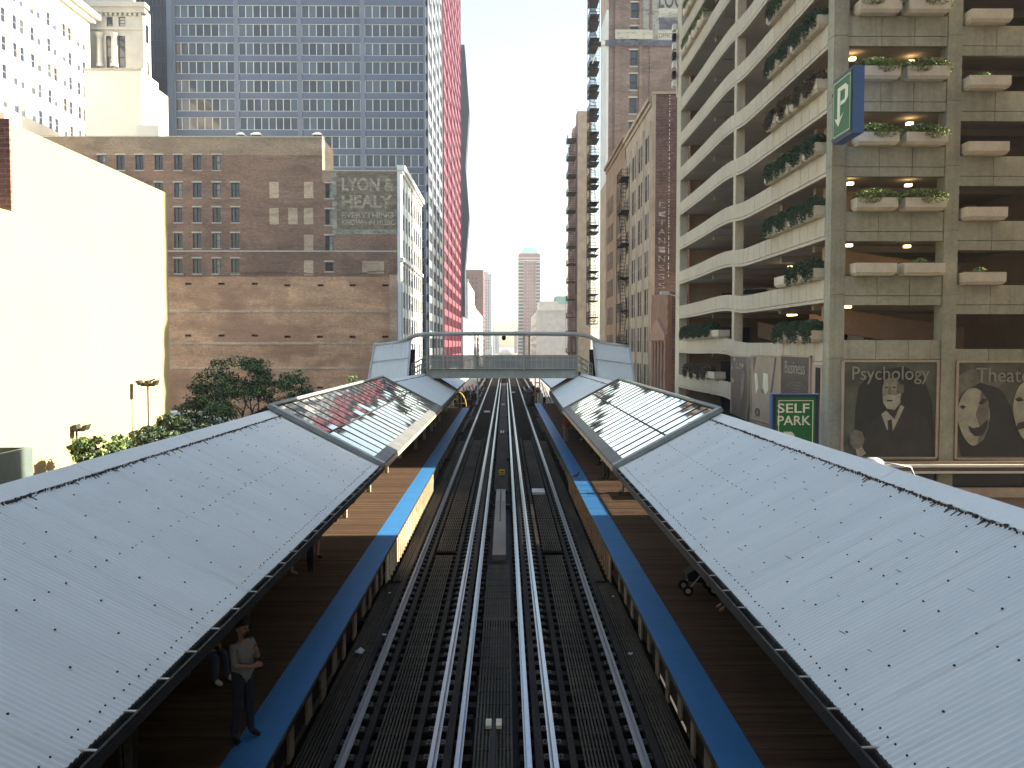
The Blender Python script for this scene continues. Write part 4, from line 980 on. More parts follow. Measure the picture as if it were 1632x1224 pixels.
for k, (a, n, kd) in {0: (62.2, 6, 'bush'), -1: (63.2, 5, 'rust'), 9: (60.5, 7, 'full'), 8: (68, 4, 'full')}.items():
    for j in range(n):
        u = a+j*2.2; kk = kd if j else (None if k < 5 else kd)
        planter(FE, u, swoop(u, k), kk, '%s planter, %s, far street bay, %s' % (('nearest', 'second', 'third', 'fourth', 'fifth', 'sixth', 'farthest')[j], KD[kk], {0: 'row with dark hedge', -1: 'lower row', 9: 'top row in view', 8: 'row below the top'}[k]), d=0, i=j)
# antenna rack at garage top far corner, street lamp
x_, z_ = 15.9, 0
g = MB()
zt_ = ZT
for i in range(7):
    zz = atX(1086, 40+i*15, XR)[1]; g.box(XR-.5, XR-.2, DG1-.4, DG1+.2, zz, zz+.55, i % 2)
g.box(XR-.1, XR, DG1-.1, DG1, atX(1086, 145, XR)[1], atX(1086, 40, XR)[1])
tag(g.build('antenna_rack', [offwhite, iron]), 'stack of small antennas fixed to the far upper corner of the garage', 'antenna')
zl_ = atX(1060, 468, 14)[1]; Dl = 77.5
e = empty('street_lamp', (XR-.2, Dl, GZ), 'white cobra-head street lamp reaching out from behind the far end of the garage', 'street lamp', 'street lamps')
zL = atD(1060, 468, Dl)[1]; xA = atD(1053, 466, Dl)[0]; xB = atD(1076, 471, Dl)[0]
g = MB(); g.tube([(xB+.6, Dl, GZ), (xB+.6, Dl, zL-1)], .1, 8); g.build('pole', steel_l, e)
g = MB(); g.tube([(xB+.6, Dl, zL-1), (xB+.2, Dl, zL-.25), (xA+.6, Dl, zL)], .05, 8); g.build('arm', offwhite, e)
g = MB(); g.box(xA-.05, xA+.75, Dl-.18, Dl+.18, zL-.02, zL+.2); g.box(xA+.02, xA+.65, Dl-.14, Dl+.14, zL-.12, zL-.021); g.build('lamp_head', offwhite, e)
Dl = 36.5; xA, zL = atD(1392, 737, Dl)
e = empty('street_lamp', (xA+2.2, Dl, GZ), 'silver domed street lamp head peeping over the right canopy below the portrait poster', 'street lamp', 'street lamps')
g = MB(); g.tube([(xA+2.2, Dl, GZ), (xA+2.2, Dl, zL-1.5)], .1, 8); g.build('pole', steel_l, e)
g = MB(); g.tube([(xA+2.2, Dl, zL-1.5), (xA+1.6, Dl, zL-.2), (xA+.4, Dl, zL)], .05, 8); g.build('arm', steel_l, e)
g = MB(); g.lathe((xA, Dl, zL), [(.42, -.1), (.43, 0), (.36, .12), (.2, .2), (.02, .22)], 16); g.build('lamp_head', steel_l, e)
# parked cars glimpsed inside
def car(x, y, z, body, label):
    e = empty('parked_car', (x, y, z), label, 'car', 'cars parked inside the garage', 0)
    g = MB(); P = [(-2.2, .35), (-2.25, .7), (-1.9, .85), (-1.1, .95), (-.6, 1.4), (.9, 1.42), (1.5, .98), (2.1, .92), (2.25, .6), (2.2, .35)]
    g.prism(P, lambda u, zz, q: (x+u, y+q, z+zz), -.85, .85); g.build('body', surf('car_paint_'+str(int(x*10)), body, None, 1, .25, .4), e, fix=True)
    g = MB(); g.prism([(-1.0, .97), (-.62, 1.33), (.85, 1.35), (1.35, .99)], lambda u, zz, q: (x+u, y+q, z+zz), -.87, .87); g.build('window', g_dark, e, fix=True)
    for sx in (-1.35, 1.35):
        for sy in (-.8, .8):
            g = MB(); g.tube([(x+sx, y+sy-.1, z+.32), (x+sx, y+sy+.1, z+.32)], .32, 14); w_ = g.build('wheel', iron, e)
            g = MB(); g.tube([(x+sx, y+sy-.11, z+.32), (x+sx, y+sy+.11, z+.32)], .17, 10); g.build('rim', steel_l, w_)
car(18.4, 64.5, ztop_far(1)-PH+.42, (.5, .5, .48), 'silver car whose roof shows above the second far-bay parapet')
car(18.8, 60.5, ztop_far(-2)-PH+.42, (.08, .09, .12), 'dark blue car inside the low far bay behind the Law poster')
car(18.6, 50.5, ztop_near(0)-PH+.42, (.2, .03, .03), 'dark red car parked above the posters in the near bay')
# ================================================================== STATION
def canopy(side, Dn, pts, label):
    """side -1 left, +1 right. pts: Xe, ze (track-side eave), Xr, zr (ridge)"""
    Xe, ze, Xr, zr = pts; e = empty('platform_canopy', (Xr, Dn, .9), label, 'canopy', 'corrugated platform canopies')
    return e
def slope(P, t):   # t metres across from ridge toward the eave (0..1)
    Xe, ze, Xr, zr = P; return (Xr+(Xe-Xr)*t, zr+(ze-zr)*t)
def corrugated(e, P, D0, D1, P2=None, cap=True, fine=True, debris=True, rows=True):
    P2 = P2 or P; s = 1 if P[0] > 0 else -1
    me_v = []; pitch = .078; n = int((D1-D0)/pitch*(6 if fine else 4)); nt = 5
    g = MB(); cols = nt+3
    for i in range(n+1):
        y = D0+(D1-D0)*i/n; f = i/n; PP = [a+(b-a)*f for a, b in zip(P, P2)]
        h = .014*math.cos(2*math.pi*y/pitch)
        for j in range(nt+1):
            x, z = slope(PP, j/nt); w = .004*math.sin(y*.9+j)+.003*math.sin(y*2.3)
            g.v.append((x+s*h*.45*-1, y, z+h+w))
        for j, (dx, dz) in enumerate(((1.1, -.5), (2.3, -1.05))): g.v.append((PP[2]+s*dx, y, PP[3]+dz+h))
    for i in range(n):
        a = i*cols; b = a+cols
        for j in range(nt): g.f.append((a+j, b+j, b+j+1, a+j+1)); g.m.append(0); g.sm.append(True)
        for p, q_ in ((0, nt+1), (nt+1, nt+2)): g.f.append((a+p, a+q_, b+q_, b+p)); g.m.append(0); g.sm.append(True)
    g.build('roof_sheet', corr, e)
    # soffit so no light leaks through the corrugation, purlins
    g = MB()
    a0, a1 = slope(P, 0), slope(P, 1); b0, b1 = slope(P2, 0), slope(P2, 1)
    g.hexa([(a0[0], D0, a0[1]-.16), (a1[0], D0, a1[1]-.16), (b1[0], D1, b1[1]-.16), (b0[0], D1, b0[1]-.16), (a0[0], D0, a0[1]-.03), (a1[0], D0, a1[1]-.03), (b1[0], D1, b1[1]-.03), (b0[0], D1, b0[1]-.03)])
    g.hexa([(a0[0], D0, a0[1]-.16), (a0[0]+s*2.2, D0, a0[1]-1.2), (b0[0]+s*2.2, D1, b0[1]-1.2), (b0[0], D1, b0[1]-.16), (a0[0], D0, a0[1]-.03), (a0[0]+s*2.2, D0, a0[1]-1.1), (b0[0]+s*2.2, D1, b0[1]-1.1), (b0[0], D1, b0[1]-.03)])
    g.build('soffit', steel_d, e)
    L = math.hypot(P[0]-P[2], P[1]-P[3])
    if cap:
        g = MB(); t = .30/L; nseg = 10
        for i in range(nseg):
            f0, f1 = i/nseg, (i+1)/nseg; y0 = D0+(D1-D0)*f0; y1 = D0+(D1-D0)*f1
            A0 = [a+(b-a)*f0 for a, b in zip(P, P2)]; A1 = [a+(b-a)*f1 for a, b in zip(P, P2)]
            p, q_ = slope(A0, t), slope(A1, t); r0, r1 = (A0[2], A0[3]), (A1[2], A1[3]); dz = .03+.004*(i % 2)
            g.hexa([(r0[0], y0, r0[1]+.012), (p[0], y0, p[1]+.012), (q_[0], y1, q_[1]+.012), (r1[0], y1, r1[1]+.012), (r0[0], y0, r0[1]+dz), (p[0], y0, p[1]+dz-.004), (q_[0], y1, q_[1]+dz-.004), (r1[0], y1, r1[1]+dz)])
            g.hexa([(r0[0], y0, r0[1]+.0), (r0[0]+s*.35, y0, r0[1]-.17), (r1[0]+s*.35, y1, r1[1]-.17), (r1[0], y1, r1[1]+.0), (r0[0], y0, r0[1]+dz), (r0[0]+s*.35, y0, r0[1]-.14), (r1[0]+s*.35, y1, r1[1]-.14), (r1[0], y1, r1[1]+dz)])
        g.build('ridge_cap', surf('ridge_flashing', (.75, .76, .73), (.70, .71, .68), .7, .45, .2, fine=.04), e)
        # grime and twigs caught along the lower edge of the ridge cap
        g = MB(); y = D0
        while y < D1:
            f = (y-D0)/(D1-D0); PP = [a+(b-a)*f for a, b in zip(P, P2)]
            big = random.random() < .1
            x, z = slope(PP, t+random.uniform(.0, .012)); r_ = random.uniform(.004, .010) if not big else random.uniform(.009, .018)
            g.box(x-r_, x+r_, y-r_*1.6, y+r_*1.6, z, z+r_*1.1+.022, 0, rot=random.uniform(-.6, .6))
            if random.random() < (.12 if y < 14 else .05):
                x2, z2 = slope(PP, t+random.uniform(.02, .05)); g.bar((x, y, z+.03), (x2, y+random.uniform(-.05, .05), z2+.02), .01)
            y += random.uniform(.025, .05)
        g.build('ridge_grime', surf('moss_grime', (.13, .09, .07), (.06, .045, .04), 8, .95, stain=((.2, .09, .05), 5, .6)), e)['kind'] = 'stuff'
    if rows:
        g = MB()
        def screw(y, t, r_):
            f = (y-D0)/(D1-D0); PP = [a+(b-a)*f for a, b in zip(P, P2)]; x, z = slope(PP, t)
            g.lathe((x, y, z+.008), [(r_, 0), (r_*.8, .012), (.001, .016)], 6)
        for t, st, r_, off in ((.17, .92, .014, 0), (.30, .92, .014, .46), (.42, .92, .014, 0), (.54, .31, .013, .1), (.67, .92, .014, .46), (.80, .92, .014, 0), (.90, 1.84, .013, .3), (.955, .155, .011, 0)):
            y = D0+off
            while y < D1:
                if random.random() > .08: screw(y+random.uniform(-.03, .03), t+random.uniform(-.004, .004), r_)
                y += st*(pitch*round(.92/pitch)/.92)
        tag(g.build('roof_screws', iron, e), kind='stuff')
    if debris:
        g = MB()
        for i in range(34):
            y = random.uniform(D0, D1); t = random.uniform(.1, .98); x, z = slope(P, t)
            L_ = random.uniform(.012, .045); a = random.uniform(-.5, .5); g.bar((x-L_*math.cos(a), y-L_*math.sin(a), z+.03+s*.5*L_*math.cos(a)), (x+L_*math.cos(a), y+L_*math.sin(a), z+.03-s*.5*L_*math.cos(a)), .009, .006)
        g.build('twig_litter', surf('twigs', (.06, .045, .035)), e)['kind'] = 'stuff'
def gutter(e, P, D0, D1, P2=None):
    s = 1 if P[0] > 0 else -1; g = MB(); X, z = P[0], P[1]
    xi = X+s*.05; xo = X-s*.11
    g.box(xi, xo, D0, D1, z-.13, z-.11); g.box(xo-s*.012, xo, D0, D1, z-.13, z-.01); g.box(xi, xi+s*.012, D0, D1, z-.11, z-.03)
    g.build('gutter', surf('gutter_steel', (.035, .035, .04), (.02, .02, .022), 2, .6, .4), e)
    g = MB(); g.tube([(xo-s*.004, D0, z-.005), (xo-s*.004, D1, z-.005)], .014, 8, 0); g.build('gutter_lip', steel_d, e)
    g = MB(); y = D0+.3
    while y < D1:
        g.bar((xi, y, z+.005), (xo, y, z+.0), .03, .01); y += .73
    g.build('gutter_strap', surf('galvanised_strap', (.5, .48, .42), (.36, .33, .28), 3, .5, .3), e)
    g = MB(); g.box(xo+s*.06, xo+s*.1, D0, D1, z-.2, z-.135); g.build('fascia', steel_d, e)
def posts(e, s, X, ys, z1, m=creampaint):
    z1 = min(z1, 3.75)
    for y in ys:
        g = MB(); g.box(X-.08, X+.08, y-.02, y+.02, .9, z1); g.box(X-.08, X-.055, y-.08, y+.08, .9, z1); g.box(X+.055, X+.08, y-.08, y+.08, .9, z1); g.build('post', m, e)
        g = MB(); g.bar((X, y, z1-.75), (X-s*.8, y, z1-.35), .08); g.build('post_brace', m, e)
PL = (-3.33, 3.40, -6.2, 4.86); PRR = (2.94, 3.40, 5.60, 4.80)
SL0, SL1 = 22.7, 43.6; SR0, SR1 = 22.3, 42.2
for s, P, D0, nm in ((-1, PL, SL0, 'left'), (1, PRR, SR0, 'right')):
    e = empty('platform_canopy', (P[2], 4, .9), 'long pale corrugated canopy filling the lower %s of the view' % nm, 'canopy', 'platform canopies')
    corrugated(e, P, 2.0, D0); gutter(e, P, 2.0, D0); posts(e, s, s*4.9, [6, 11, 16, 21.5], 3.95, steel_d)
    # near neighbour of the skylight: rafters
    g = MB()
    for y in range(3, int(D0), 2):
        a, b = slope(P, 0), slope(P, 1); g.bar((a[0], y, a[1]-.25), (b[0], y, b[1]-.25), .08, .16)
    g.build('rafter', steel_d, e)
    # skylight
    SD0, SD1 = (SL0, SL1) if s < 0 else (SR0, SR1)
    e = empty('skylight_canopy', (P[2], SD0, .9), 'glazed canopy section with thin dark bars, on the %s platform' % nm, 'canopy', 'glazed canopies')
    h = .10; a = (P[2]+s*.0, P[3]+h+.03); b = (P[0]+(-s)*.02, P[1]+h-.02)
    sp = lambda t, dz=0: (a[0]+(b[0]-a[0])*t, a[1]+(b[1]-a[1])*t+dz)
    nb = 22; w = (SD1-SD0)/nb; g = MB(); g2 = MB()
    for i in range(nb):
        for (t0, t1) in ((.03, .50), (.50, .93)):
            y0, y1 = SD0+.1+w*i*(1-.2/(SD1-SD0)), SD0+.1+w*(i+1)*(1-.2/(SD1-SD0)); p, q_ = sp(t0), sp(t1); k1, k2 = random.uniform(-.006, .006), random.uniform(-.006, .006)
            g.face([(p[0], y0, p[1]+k1), (q_[0], y0, q_[1]-k2), (q_[0], y1, q_[1]+k2), (p[0], y1, p[1]-k1)])
    g.build('glass_panes', MATS['sky_glass'], e)
    for i in range(nb+1):
        y = SD0+.1+(SD1-SD0-.2)*i/nb; p, q_ = sp(.02, .008), sp(.95, .008); g2.bar((p[0], y, p[1]), (q_[0], y, q_[1]), .04, .014)
    g2.build('glazing_bar', steel_d, e)
    g = MB(); p = sp(.5, .012); g.bar((p[0], SD0+.1, p[1]), (p[0], SD1-.1, p[1]), .05, .02); g.build('mid_rail', steel_d, e)
    g = MB()
    for y, wd in ((SD0, .26), (SD1, .14)): g = MB(); p, q_ = sp(-.01, .0), sp(1.03, .0); g.bar((p[0], y, p[1]), (q_[0], y, q_[1]), wd, .12); g.build('end_frame', surf('frame_grey', (.34, .36, .35), (.27, .29, .28), 1.5, .5, .2, streak=.1), e)
    g = MB(); p, q_ = sp(.93), sp(1.03); y0, y1 = SD0+.14, SD1-.08
    g.hexa([(p[0], y0, p[1]-.04), (q_[0], y0, q_[1]-.04), (q_[0], y1, q_[1]-.04), (p[0], y1, p[1]-.04), (p[0], y0, p[1]+.03), (q_[0], y0, q_[1]+.03), (q_[0], y1, q_[1]+.03), (p[0], y1, p[1]+.03)])
    g.build('eave_flashing', surf('eave_grey', (.15, .155, .15), (.1, .105, .1), 2, .6), e)
    g = MB(); p = sp(1.03); g.box(p[0]-.03, p[0]+.03, y0, y1, p[1]-.15, p[1]-.045); g.build('fascia', terra, e)
    g = MB(); p = sp(0); g.tube([(p[0], SD0, p[1]+.02), (p[0], SD1, p[1]+.02)], .06, 8); g.build('ridge_roll', surf('frame_grey', (.42, .45, .46)), e)
    g = MB(); q_ = (P[2]+s*1.8, P[3]-.75)   # far slope
    g.face([(p[0]+s*.05, SD0, p[1]), (q_[0], SD0, q_[1]), (q_[0], SD1, q_[1]), (p[0]+s*.05, SD1, p[1])]); g.build('back_panes', MATS['sky_glass'], e)
    g = MB()
    for i in range(12): y = SD0+.1+(SD1-SD0-.2)*i/11; g.bar((p[0], y, p[1]), (q_[0], y, q_[1]), .06, .08)
    g.build('rafter', steel_d, e)
    posts(e, s, s*5.3, [SD0+.6, SD0+5.5, SD0+10.5, SD0+15.5, SD1-.4], 3.9)
    # next plain section up to the bridge
    P2 = (s*3.3-.1, 3.42, s*5.3-(.0 if s < 0 else .15), 4.65)
    P1 = (P[0], P[1], P[2]*.99, P[3]-.06)
    e = empty('platform_canopy', (P[2], SD1, .9), 'pale corrugated canopy section running under the footbridge, %s side' % nm, 'canopy', 'platform canopies')
    corrugated(e, P1, SD1+.1, 60.5, P2, fine=False, debris=False, rows=False); posts(e, s, s*4.9, [47, 52, 57, 60], 3.9)
    g = MB(); g.hexa([(P1[0], SD1+.1, 3.1), (P1[0]-s*.1, SD1+.1, 3.1), (P2[0]-s*.1, 60.5, 3.12), (P2[0], 60.5, 3.12), (P1[0], SD1+.1, 3.36), (P1[0]-s*.1, SD1+.1, 3.36), (P2[0]-s*.1, 60.5, 3.38), (P2[0], 60.5, 3.38)]); g.build('fascia', steel_d, e)
    g = MB(); a_, b_ = slope(P2, 0), slope(P2, 1); g.bar((a_[0], 60.55, a_[1]-.02), (b_[0], 60.55, b_[1]-.02), .12, .22); g.build('end_frame', steel_d, e)
    P3 = (s*3.6, 3.3, s*5.4, 4.35)
    e = empty('platform_canopy', (P3[2], 62.5, .9), 'short white canopy beyond the footbridge, %s side' % nm, 'canopy', 'platform canopies')
    corrugated(e, P3, 62.5, 96, fine=False, debris=False, rows=False, cap=False); posts(e, s, s*4.9, [64, 72, 80, 88], 3.7)
# ------------------------------------------------------------------ platforms
def platform(side, Xe, ends, label):
    s = side; e = empty('station_platform', (Xe+s*2, 20, 0), label, 'platform', 'station platforms')
    Xb = Xe+s*.61; Xo = Xe+s*4.6
    g = MB(); y = 3.0
    while y < ends:
        g.box(Xb+s*.005, Xo, y+.004, y+.141, .86, .9+random.uniform(-.003, .003)); y += .145
    g.build('deck_boards', deck_m, e)
    g = MB(); g.box(Xb, Xo, 3, ends, .72, .855); g.box(Xe+s*.03, Xb, 3, ends, .72, .86); g.build('deck_frame', tie_m, e)
    g = MB(); y = 3.0
    while y < ends: g.box(Xe, Xb, y+.004, min(y+.91, ends), .865, .905); y += .914
    g.build('tactile_strip', blue_m, e)
    g = MB(); y = 8.0
    while y < 32:
        for j in range(10):
            x = Xe+s*(.035+.06*j); r_ = .013; n = len(g.v)
            g.v += [(x-r_, y-r_, .905), (x+r_, y-r_, .905), (x+r_, y+r_, .905), (x-r_, y+r_, .905), (x, y, .912)]
            for a, b in ((0, 1), (1, 2), (2, 3), (3, 0)): g.f.append((n+a, n+b, n+4)); g.m.append(0); g.sm.append(False)
        y += .061
    g.build('tactile_domes', blue_m, e)
    g = MB(); g.box(Xe-s*.02, Xe+s*.015, 3, ends, .83, .9); g.build('edge_angle', steel_d, e)
    g = MB(); g.box(Xe+s*.1, Xe+s*.3, 3, ends, .3, .715); g.build('edge_beam', tie_m, e)
    # edge boards: continuous in the middle, separate plates elsewhere
    c0, c1 = (23.5, 38.5)
    y = 4.0; i = 0
    while y < min(ends, 76):
        if not (c0-.6 < y < c1):
            g = MB(); w = random.uniform(.2, .42); g.box(Xe+s*.05, Xe+s*.09, y, y+w, random.uniform(.15, .35), random.uniform(.68, .8)); g.build('edge_bracket', surf('tan_bracket', (.25, .205, .145), (.15, .115, .08), 2, .7, stain=((.06, .035, .02), 3, .58)), e)
        y += random.choice((1.0, 1.1, 1.2)); i += 1
    g = MB(); y = c0
    while y < c1: g.box(Xe+s*.02, Xe+s*.06, y+.01, y+.46, .02, .8); g.box(Xe-s*.02, Xe+s*.02, y+.44, y+.5, .0, .8); y += .5
    g.build('edge_boarding', creampaint if side < 0 else surf('brown_boarding', (.30, .21, .13), (.2, .14, .09), 1.2, .8, stain=((.08, .05, .03), 2.5, .55)), e)
    # back screen: dwarf wall with framed panes
    xs = s*6.55; g = MB(); g.box(xs, xs+.06, 3, ends, .9, 1.75); g.build('screen_wall', steel_l, e)
    g = MB(); y = 3.0
    while y < ends:
        g.box(xs, xs+.06, y, y+.07, 1.75, 3.5); y += 1.22
    g.box(xs-.005, xs+.065, 3, ends, 2.62, 2.68); g.box(xs-.005, xs+.065, 3, ends, 3.42, 3.5); g.build('screen_frame', steel_d, e)
    g = MB(); g.box(xs+.02, xs+.03, 3, ends, 1.76, 3.4); g.build('screen_pane', MATS['screen'], e)
    g = MB(); g.box(xs+.07, xs+.12, 3, 28.6, 1.7, 3.6); g.box(xs+.07, xs+.12, 36, ends, 1.7, 3.6); g.build('light_blocking_panels', steel_l, e)  # opaque panels added behind the screen to darken the deck and trim the sun patch
    g = MB(); g.box(Xo, xs, 3, ends, .7, .88); g.build('back_deck', deck_m, e)
    for y in range(6, int(ends), 12):
        g = MB(); g.box(s*5.2-.2, s*5.2+.2, y-.2, y+.2, GZ-.1, .7); g.build('support_column', steel_d, e)
    return e
pl_l = platform(-1, -3.25, 78, 'left wooden platform with blue tactile edge, partly sunlit in a broad patch')
pl_r = platform(1, 2.885, 84, 'right wooden platform with blue tactile edge under the right canopy')
g = MB(); 
for y in (49.2, 66.5): g.box(2.9, 3.5, y, y+.25, .906, .915)
tag(g.build('edge_seam_plate', orange), 'orange seam plates crossing the right blue strip', 'seam plate')
# ------------------------------------------------------------------ tracks
def track(c, inner, label):
    e = empty('railway_track', (c, 20, -.4), label, 'railway track', 'railway tracks')
    y1 = 420
    for x in (c-.735, c+.735):
        g = MB(); g.box(x-.026, x+.026, 3, y1, -.045, 0); g.box(x-.01, x+.01, 3, y1, -.15, -.045); g.box(x-.07, x+.07, 3, y1, -.172, -.15); g.build('rail', railm, e)
    x = c+inner*1.16; g = MB(); g.box(x-.028, x+.028, 3, 150, .02, .05); g.box(x-.012, x+.012, 3, 150, -.08, .02); g.box(x-.06, x+.06, 3, 150, -.1, -.08); g.build('third_rail', rail3, e)
    g = MB(); y = 3.6
    while y < 150: g.lathe((x, y, 0), [(.05, -.35), (.07, -.25), (.05, -.2), (.07, -.14), (.05, -.1)], 8); y += 2.4
    g.build('insulators', creampaint, e)
    # ties
    mats_ = tie_m; pm_ = []
    for v in range(4):
        g = MB(); a = random.uniform(-.05, .05); L = 1.32
        g.box(-L+a, L+a, -.11, .11, -.2, 0)
        for xx in (-.735, .735): g.box(xx-.16, xx+.16, -.09, .09, .0, .02, 1); g.box(xx-.13, xx-.1, -.03, .03, .02, .05, 1); g.box(xx+.1, xx+.13, -.03, .03, .02, .05, 1)
        pm_.append((g, g.mesh('tie', [tie_m, steel_d])))
    y = 5.0; i = 0; rest = MB()
    while y < y1:
        gg, me = pm_[i % 4]
        if i < 100: o = link('tie', me, e); o.matrix_local = Matrix.Translation((0, y-20, -.172+.4))
        else: rest.add(gg, Matrix.Translation((c, y, -.172)))
        y += .52; i += 1
    tag(rest.build('tie', [tie_m, steel_d], e), kind='stuff')
    for dx in (-.43, .43):
        g = MB(); g.box(c+dx-.055, c+dx+.055, 3, 62, -.165, -.06)
        y = 3.5
        while y < 62: g.box(c+dx-.015, c+dx+.015, y, y+.03, -.06, -.05, 1); y += .6
        g.build('guard_timber', [guard_m, iron], e)
    x = c+inner*.98; g = MB(); g.box(x-.065, x+.065, 3, 62, -.16, -.03)
    y = 3.5
    while y < 62: g.box(x-.012, x+.012, y, y+.03, -.03, -.02, 1); y += .8
    g.build('guard_timber', [guard_m, iron], e)
    return e
tr_l = track(-1.915, 1, 'left track with polished rails and timber guards')
tr_r = track(1.53, -1, 'right track with polished rails and timber guards')
def grating(x0, x1, D0, D1, z, n, label, bar=.03, m=slat_m, hatch=None):
    g = MB(); w = (x1-x0)/(n-.5)
    for i in range(n):
        x = x0+i*w; dz = random.uniform(-.004, .004); y = D0
        while y < D1:
            y2 = min(y+3.05, D1); g.box(x, x+w*.52, y+.006, y2-.006, z-.045+dz, z+dz); y = y2
    y = D0+.2
    while y < D1: g.box(x0, x1, y, y+.035, z-.075, z-.05); y += .61
    return tag(g.build('slatted_walkway', m), label, 'walkway', 'slatted track walkways')
grating(-2.17, -1.66, 4, 27, -.055, 9, 'slatted walkway between the rails of the left track'); grating(-2.2, -1.63, 27.5, 60, -.04, 9, 'far darker stretch of walkway between the left rails')
grating(1.27, 1.79, 4, 27, -.055, 9, 'slatted walkway between the rails of the right track'); grating(1.24, 1.82, 27.5, 60, -.04, 9, 'far darker stretch of walkway between the right rails')
grating(-.52, .12, 4, 25.8, -.05, 11, 'slatted walkway in the middle between the two third rails')
grating(-3.4, -2.94, 4, 24, -.12, 8, 'narrow slatted walkway beside the left platform edge'); grating(-3.2, -2.86, 24.2, 60, -.1, 6, 'far slatted strip under the sunlit left platform edge')
grating(2.6, 3.05, 4, 24, -.12, 8, 'narrow slatted walkway beside the right platform edge'); grating(2.55, 2.83, 24.2, 60, -.1, 6, 'far slatted strip beside the right platform edge')
for x0, x1, y0, y1, lb in ((-2.93, -2.8, 4, 60, 'thin guard timber outside the left track'), (2.42, 2.56, 4, 60, 'thin guard timber outside the right track'), (-.52, .12, 39, 150, 'dark covered trough between the tracks beyond the tan board')):
    g = MB(); y = y0
    while y < y1: y2 = min(y+3.6, y1); g.box(x0, x1, y+.005, y2-.005, -.2, -.09 if x1 > .5 or x1 < -.5 else -.06); y = y2
    tag(g.build('guard_plank', guard_m), lb, 'plank')
e = empty('trough_cover', (-.2, 26.4, -.2), 'tan board with a dark slot lying between the tracks behind the yellow sign', 'cover board')
g = MB(); g.box(-.4, .02, 26.4, 38.6, -.08, .1); g.build('board', tan_board, e)
g = MB(); g.box(-.21, -.17, 31.5, 38.3, .101, .108); g.build('slot', iron, e)
g = MB(); g.box(-.38, -.23, 35.6, 38.2, .102, .106); g.box(-.14, 0.0, 35.6, 38.2, .102, .106); g.build('light_patch', surf('pale_patch', (.26, .25, .22)), e)
for lb, x, y in (('pale H-shaped bracket between the tracks nearest the camera', -.2, 14.6), ('pale pair of bars between the tracks beyond the yellow sign', -.22, 64.5), ('tiny pair of pale bars between the tracks by the platform end', -.22, 95)):
    g = MB(); L = .28 if y < 20 else 1.6; g.box(x-.14, x-.04, y, y+L, -.04, .02); g.box(x+.04, x+.14, y, y+L, -.04, .02)
    if y < 20: g.box(x-.04, x+.04, y-2.2, y+L, -.04, -.02, 1)
    tag(g.build('rail_bracket', [creampaint, iron]), lb, 'bracket', 'pale brackets between the tracks')
x, z = atD(800, 752.5, 43)
e = empty('yellow_marker_sign', (x, 43, -.1), 'small square yellow sign on a stake between the tracks', 'sign')
g = MB(); g.box(x-.14, x+.14, 42.98, 43.0, z-.14, z+.14); g.build('plate', yellow, e)
g = MB(); g.box(x-.1, x+.1, 42.972, 42.979, z+.01, z+.06); g.box(x-.1, x+.1, 42.972, 42.979, z-.08, z-.05); g.build('dark_mark', iron, e)
g = MB(); g.box(x-.015, x+.015, 43.0, 43.03, -.1, z-.14); g.build('stake', steel_d, e)
for lb, px, py in (('white equipment lid between the right rails, ahead of the pigeon', 858, 783), ('small lid between the far left rails', 776, 656), ('pale lid between the far right rails', 818, 625)):
    x, y = atZ(px, py, 0); g = MB(); g.box(x-.28, x+.28, y-.5, y+.6, -.06, .03); g.box(x-.28, x+.28, y-.6, y-.5, -.06, .06)
    tag(g.build('equipment_lid', steel_l), lb, 'equipment lid', 'equipment lids between the rails')
# steelwork under the tracks
e = empty('viaduct_structure', (0, 20, GZ), 'dark riveted steel viaduct carrying the tracks and platforms above the street', 'viaduct')
for x in (-2.65, -1.2, .8, 2.25, -4.2, 4.0):
    g = MB(); g.box(x-.02, x+.02, 2, 420, -1.5, -.38); g.box(x-.16, x+.16, 2, 420, -.38, -.373); g.box(x-.16, x+.16, 2, 420, -1.52, -1.5); g.build('girder', steel_d, e)
for x0, x1 in ((-.68, .28), (-3.75, -2.75), (2.4, 3.4)):
    g = MB(); g.box(x0, x1, 2, 150, -.72, -.68); g.build('shade_sheet', iron, e)  # added dark sheets hide the sunlit street so the walkway gaps look shaded
for i in range(26):
    y = 6+i*16; g = MB(); g.box(-5.2, 5.2, y-.15, y+.15, -1.5, -.5); g.build('cross_girder', steel_d, e)
    for x in (-5, 5): g = MB(); g.box(x-.22, x+.22, y-.22, y+.22, GZ-.2, -.5); g.build('column', steel_d, e)
# ------------------------------------------------------------------ footbridge
DBR = 58.0; N = Face('N', DBR); e = empty('footbridge', (0, DBR, 0), 'grey steel footbridge over the tracks with corrugated stair hoods at both ends', 'footbridge')
xl, z_ = atD(681, 588, DBR); xr_, _ = atD(921, 588, DBR); zb0 = atD(800, 602, DBR)[1]; zb1 = atD(800, 590, DBR)[1]; zra = atD(800, 567, DBR)[1]
W_ = 2.6
for y in (DBR-.12, DBR+W_):
    g = MB(); g.box(xl, xr_, y, y+.03, zb0, zb1); g.box(xl, xr_, y-.1, y+.13, zb0-.03, zb0-.002); g.box(xl, xr_, y-.1, y+.13, zb1+.002, zb1+.03)
    for i in range(15): x = xl+.2+i*(xr_-xl-.4)/14; g.box(x-.02, x+.02, y-.07, y-.001, zb0, zb1)
    g.build('girder', surf('streaked_girder', (.48, .51, .48), (.38, .41, .39), .8, .6, stain=((.14, .08, .045), 2.2, .6), streak=.35), e)
g = MB(); g.box(xl, xr_, DBR, DBR+W_, zb1-.12, zb1+.0); g.build('deck', tie_m, e)
